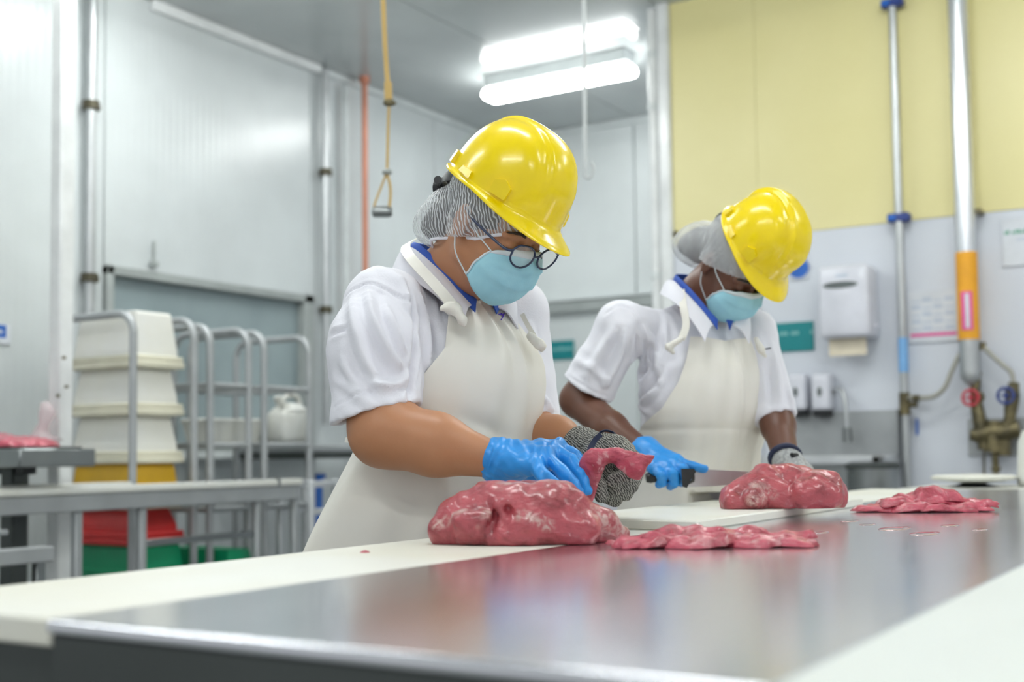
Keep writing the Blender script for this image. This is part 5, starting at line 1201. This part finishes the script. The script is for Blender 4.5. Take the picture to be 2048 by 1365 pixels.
kg1 = glove('knit_glove', person1, ptsL.min(0)-.05, ptsL.max(0)+.04, gl2, lambda x, y, z: .0007*wav(x, y, z, 200, 14), 'knit', label='grey cut-resistant knit glove')
sp_ = [on_mesh(kg1, x, y, .002) for x, y in ((1180, 910), (1184, 898), (1190, 887), (1198, 878), (1205, 873))]
strap(person1, [p for p in sp_ if p is not None], .013, 'wrist_strap', lambda p: unit(CC-p), 'navy', .003)
obj('strap_loop', MB().tube(spline([P(1196, 880, 2.19), P(1200, 866, 2.19), P(1214, 862, 2.19), P(1229, 868, 2.19), P(1236, 882, 2.19)], 5), .0033, 8, flat=(1, .5)), 'navy', person1)
# head gear
T1 = Loc(P(1014, 391, 2.27), axes(46.2, 35.7, 9.0), 1.0)
hem1 = lambda y: np.interp(y, [-.20, -.13, -.09, -.03, .03, .08, .12], [-.18, -.17, -.090, -.050, -.020, .022, .030])
make_net(person1, H1, [((.0, -.100, -.045), (.064, .058, .058)), ((0, -.140, -.085), (.042, .034, .034))], hem1, T1)
make_mask(person1, H1); make_glasses(person1, H1, (0, .021, -.003))
make_hat(person1, T1, knob=-.152)

# ---------------------------------------------------------------- right worker
H2 = Loc(P(1469, 531, 3.01), axes(34, 52, -5), .95)
B2c = P(1400, 760, 3.10); B2 = Loc(V3(B2c[0], B2c[1], 1.30), axes(25)); B2b = Loc(B2(0, -.14, 0), axes(25))
person2 = thing('person', (B2.o[0], B2.o[1], 0), 'right worker in yellow hard hat cutting meat with a knife at the raised board', 'person')
S2R, S2L = P(1243, 655, 3.0), P(1502, 668, 3.14)
E2R, W2R = P(1156, 800, 3.05), P(1292, 908, 2.82)
E2L, W2L = P(1556, 852, 3.02), P(1574, 925, 2.90)
N2 = P(1398, 588, 3.08)
zc = lambda y, D=3.1: P(1400, y, D)[2]
sec2 = [(.50, -.14, .180, .130), (.86, -.14, .180, .125), (.95, -.07, .170, .120), (1.05, .0, .160, .112), (1.14, .008, .168, .118), (1.22, .005, .165, .108), (1.29, -.005, .13, .085), (1.335, -.012, .08, .06), (1.36, -.016, .055, .05)]
def arm2(f, g=0.):
    f.cone(S2R, E2R, .046+g, .042+g, k=.02).cone(E2R, P(1222, 858, 2.93), .043+g, .039+g, k=.02).cone(P(1222, 858, 2.93), W2R, .038+g, .027+g, k=.02)
    f.cone(S2L, E2L, .045+g, .040+g, k=.02).cone(E2L, W2L, .040+g, .029+g, k=.02)
mR2 = [P(1352, 922, 2.76), P(1345, 930, 2.745), P(1330, 936, 2.74), P(1312, 938, 2.745)]
cR2 = [([mR2[0], P(1372, 930, 2.745), P(1392, 935, 2.745), P(1409, 938, 2.745)], [.0125, .0110, .0098, .0085]),
       ([mR2[1], P(1366, 938, 2.715), P(1372, 956, 2.72), P(1362, 966, 2.745)], [.0125, .0115, .0108, .0095]),
       ([mR2[2], P(1346, 948, 2.705), P(1349, 966, 2.715), P(1341, 972, 2.74)], [.0125, .0115, .0108, .0095]),
       ([mR2[3], P(1322, 951, 2.705), P(1325, 965, 2.715), P(1318, 969, 2.735)], [.0118, .0105, .0098, .0088]),
       ([P(1318, 915, 2.79), P(1345, 935, 2.79), P(1362, 948, 2.785), P(1378, 952, 2.775)], [.018, .014, .012, .010])]
mL2 = [P(1598, 936, 2.86), P(1606, 940, 2.875), P(1612, 944, 2.89), P(1616, 948, 2.905)]
cL2 = [([mL2[0], P(1608, 948, 2.83), P(1614, 960, 2.82)], [.012, .011, .0095]), ([mL2[1], P(1620, 950, 2.85), P(1628, 962, 2.84)], [.012, .011, .0095]),
       ([mL2[2], P(1628, 952, 2.87), P(1636, 964, 2.86)], [.012, .011, .0095]), ([mL2[3], P(1632, 956, 2.89), P(1640, 967, 2.88)], [.011, .010, .009]),
       ([P(1578, 938, 2.86), P(1580, 950, 2.83), P(1586, 962, 2.81)], [.014, .0125, .0105])]
allp = np.array([H2.o-.16, H2.o+.16, W2R-.06, E2R-.07, E2R+.07, E2L+.07, B2.o-V3(.28, .28, 0), B2.o+V3(.28, .28, 0)]+[q for c in cR2+cL2 for q in c[0]])
blo, bhi = allp.min(0)-.02, allp.max(0)+.02; blo[2] = -.01; bhi[2] = H2.o[2]+.16
f = SDF(blo, bhi, .0045); loft(f, B2, sec2, grow=-.016); legs(f, B2b, .86)
f.cone(B2(.10, -.02, -.0), S2R, .045, k=.03).cone(B2(-.10, -.02, -.0), S2L, .045, k=.03); arm2(f)
hand_sdf(f, W2R, mR2, [.013]*4, cR2, -.0022, .024); hand_sdf(f, W2L, mL2, [.013]*4, cL2, -.0025, .024)
head_sdf(f, H2, N2, nr=.052)
for x in (.10, -.10): f.cone(B2b(x, -.03, .05-1.3), B2b(x*1.2, .15, .04-1.3), .042, .034, k=.02)
f.half(V3(0, 0, .004), (0, 0, -1))
obj('body', f.mesh(2), 'skin_dark', person2, smooth=180)
face_bits(person2, H2, 'black')
f = SDF(blo+V3(0, 0, .5), V3(bhi[0], bhi[1], 1.46), .0052); loft(f, B2, sec2)
f.cone(B2(.075, -.02, .0), S2R, .050, .060, k=.05).cone(B2(-.075, -.02, .0), S2L, .050, .058, k=.05)
cutcone(f, S2R, P(1172, 785, 3.03), .057, .070, P(1176, 776, 3.03), unit(E2R-S2R+V3(0, 0, -.02)), k=.03)
cutcone(f, S2L, P(1556, 850, 3.03), .060, .055, P(1556, 838, 3.03), unit(E2L-S2L), k=.03)
f.cone(P(1180, 768, 3.03), P(1140, 830, 3.05), .057, .061, k=.002, sub=True)
f.cone(N2, H2(0, 0, -.06), .052, .060, k=.008, sub=True)
f.warp(lambda x, y, z: .0020*wav(x, y, z*.5, 40, 33)+.0012*wav(x, y, z, 80, 34)); f.half(V3(0, 0, .58), (0, 0, -1))
coat2 = obj('coat', f.mesh(1), 'coat', person2, smooth=180)
press_folds(coat2, [([(1210, 629), (1228, 616), (1243, 612), (1269, 625), (1284, 664), (1288, 700), (1286, 759)], .004, -.004), ([(1277, 655), (1275, 700), (1258, 745)], .009, -.009), ([(1299, 725), (1273, 762), (1240, 795)], .010, -.010),
    ([(1235, 650), (1205, 700), (1175, 750)], .012, .008), ([(1255, 650), (1240, 710), (1212, 770)], .010, .008), ([(1290, 660), (1310, 700), (1318, 760)], .010, .009), ([(1330, 640), (1330, 690), (1322, 740)], .009, .006),
    ([(1318, 770), (1290, 800), (1262, 830)], .010, .009), ([(1325, 740), (1300, 775), (1278, 800)], .008, -.007), ([(1130, 748), (1155, 765), (1190, 785), (1218, 795)], .003, -.002), ([(1150, 720), (1180, 735), (1215, 765)], .010, .004),
    ([(1545, 690), (1556, 750), (1562, 820)], .008, .006), ([(1534, 720), (1540, 770), (1540, 805)], .007, -.005), ([(1575, 740), (1580, 790), (1588, 825)], .006, .005), ([(1300, 830), (1275, 815), (1250, 805)], .008, .005)])
lower_clothes(person2, B2b)
Bn = Loc(N2, axes(25))
collar('shirt_collar', person2, Bn, [(0, -.052, .056), (.040, -.040, .053), (.058, .0, .039), (.056, .042, .009), (.045, .072, -.024), (.030, .090, -.054), (.012, .098, -.076)],
       [(0, -.060, .030), (.048, -.048, .028), (.064, .0, .018), (.062, .045, -.010), (.050, .078, -.045), (.034, .096, -.075), (.018, .104, -.100)], 'shirt', mid=.004)
collar('coat_collar', person2, Bn, [(0, -.064, .046), (.050, -.052, .042), (.069, -.002, .028), (.068, .040, -.002), (.057, .074, -.036), (.043, .094, -.066), (.030, .104, -.090)],
       [(0, -.086, .008), (.066, -.072, .006), (.100, -.012, -.006), (.104, .042, -.028), (.092, .082, -.062), (.078, .106, -.098), (.064, .118, -.132)], 'coat', mid=.010)
tree2 = torso_tree(B2, sec2, .004)
def flare2(th, z): return max(0, (1.0-z))*(.08+.22*min(1, abs(th)/1.6)**2)
def folds2(th, z):
    o = .004*math.sin(th*6+z*7+2)*min(1, max(0, (1.14-z)*4))+.0018*math.sin(th*15+z*20)
    o -= .0035*math.exp(-((z-1.052)/.007)**2)+.003*math.exp(-((z-.93)/.007)**2); o += .003*math.exp(-((th+.22)/.03)**2)
    return o
apron2, G2 = make_apron(person2, B2, tree2, [(1.26, 44), (1.22, 46), (1.165, 52), (1.10, 66), (1.06, 88), (1.0, 104), (.4, 112)], zc(690), .62, flare2, folds2, topf=lambda th: .010*abs(math.sin(th*2)))
for a, b in (((1338, 694, 2.955), (1366, 676, 2.95)), ((1522, 700, 3.02), (1512, 678, 3.02))):
    f = SDF(P(*a)-.06, P(*a)+.06, .003); f.cone(P(*a), P(*b), .010, .006, k=.006).cone(P(*a), P(a[0]+8, a[1]+12, a[2]), .008, .005, k=.005)
    f.warp(lambda x, y, z: .001*wav(x, y, z, 260, 8)); obj('strap_knot', f.mesh(1), 'apron', person2, smooth=180)
strap(person2, [P(1362, 680, 2.95), P(1372, 650, 2.955), P(1366, 610, 2.975), P(1362, 580, 3.02)], .018, 'neck_strap', lambda p: unit(p-(N2+V3(0, 0, -.12))))
def gl3(f):
    hand_sdf(f, W2R, mR2, [.0155]*4, cR2, .0008, .028); cuff(f, P(1282, 897, 2.835), P(1302, 914, 2.805), .037, .033, .012)
ptsR = np.array([W2R]+[q for c in cR2 for q in c[0]])
glove('nitrile_glove', person2, ptsR.min(0)-.05, ptsR.max(0)+.04, gl3, lambda x, y, z: .0010*wav(x, y, z, 150, 22), 'glove_blue', h=.003)
def gl4(f):
    hand_sdf(f, W2L, mL2, [.016]*4, cL2, .0012, .028); cuff(f, P(1573, 915, 2.91), P(1582, 930, 2.885), .033, .031, .01)
ptsL = np.array([W2L]+[q for c in cL2 for q in c[0]])
glove('knit_glove', person2, ptsL.min(0)-.05, ptsL.max(0)+.04, gl4, lambda x, y, z: .0006*wav(x, y, z, 200, 24), 'knit_pale', h=.003, label='pale grey knit glove')
ax2 = unit(W2L-E2L); x_, y_, z_ = frame(ax2)
wc = P(1570, 915, 2.905)
obj('wrist_band', MB().tube([wc+.0345*(x_*math.cos(q)+y_*math.sin(q)) for q in np.linspace(0, 2*PI, 24, endpoint=False)], .0065, 8, closed=True), 'navy', person2)
obj('buckle', MB().tube([P(1583, 911, 2.86), P(1594, 912, 2.87)], .006, 8), 'black', person2)
T2 = Loc(P(1516, 487, 2.975), axes(40, 62, 3), .965)
hem2 = lambda y: np.interp(y, [-.22, -.15, -.10, -.04, .03, .08, .12], [-.20, -.20, -.110, -.014, .008, .026, .030])
make_net(person2, H2, [((0, -.128, -.050), (.060, .058, .060)), ((0, -.165, -.085), (.048, .036, .040))], hem2, T2, net_m='net_dense')
make_mask(person2, H2)
mark(person2, coat2, [[(1526, 700), (1534, 698), (1542, 697)]], .0014, 'navy', 'name_mark')
make_hat(person2, T2, 1.8, (.104, .113, .129, .036), knob=-.115)
# ---------------------------------------------------------------- what they hold
kp = lambda x, y: P(x, y, 2.752)
kt = thing('butcher_knife', kp(1380, 955), 'butcher knife with black handle in the blue glove of the right worker', 'knife')
nrm = unit(np.cross(kp(1560, 950)-kp(1390, 942), kp(1385, 975)-kp(1390, 942)))
obj('blade', MB().prism([kp(*q) for q in ((1376, 944), (1400, 939), (1480, 943), (1556, 948), (1568, 952), (1540, 961), (1480, 968), (1430, 973), (1376, 975))], nrm*.0018), 'blade', kt)
hnd = MB().tube([kp(*q)+nrm*.001 for q in ((1292, 957), (1300, 956), (1330, 952), (1360, 953), (1378, 955), (1388, 955))], [.012, .0155, .014, .015, .021, .014], 12, flat=(1, .8))
obj('handle', hnd, 'black', kt, smooth=60)
obj('heel_guard', MB().prism([P(*q, 2.700) for q in ((1362, 938), (1388, 938), (1392, 944), (1382, 960), (1374, 977), (1365, 974))], (P(1380, 955, 2.76)-P(1380, 955, 2.70))), 'black', kt, smooth=0)
# strip of meat held in the left worker's knit glove
sp = [P(1180, 1000, 2.085), P(1176, 975, 2.085), P(1182, 945, 2.08), P(1188, 922, 2.075), P(1206, 914, 2.07), P(1232, 912, 2.065), P(1256, 918, 2.06), P(1280, 930, 2.055), P(1297, 936, 2.055)]
rs = [.007, .015, .019, .021, .014, .013, .022, .026, .024]
f = SDF(np.min(sp, 0)-.05, np.max(sp, 0)+.05, .0028); SP = spline(sp, 3); RS = np.interp(np.linspace(0, 1, len(SP)), np.linspace(0, 1, len(rs)), rs)
for a, b, r0, r1 in zip(SP[:-1], SP[1:], RS[:-1], RS[1:]): f.cone(a, b, r0, r1, k=.003, flat=(-F0, 2.2))
f.half(P(1296, 932, 2.055), unit(P(1310, 940, 2.055)-P(1290, 930, 2.055))); f.half(P(1262, 903, 2.06), unit(P(1263, 893, 2.06)-P(1260, 905, 2.06)))
f.warp(lambda x, y, z: .0022*wav(x, y, z, 120, 41)+.001*wav(x, y, z, 260, 42))
o = solo('beef_strip', f.mesh(1), 'meat_slice', 'strip of raw beef pulled up over the knit glove of the left worker', 'meat', smooth=180)
add_fat(o, lambda c: .8*(wav(c[:, 0], c[:, 1], c[:, 2], 140, 5) > .6))
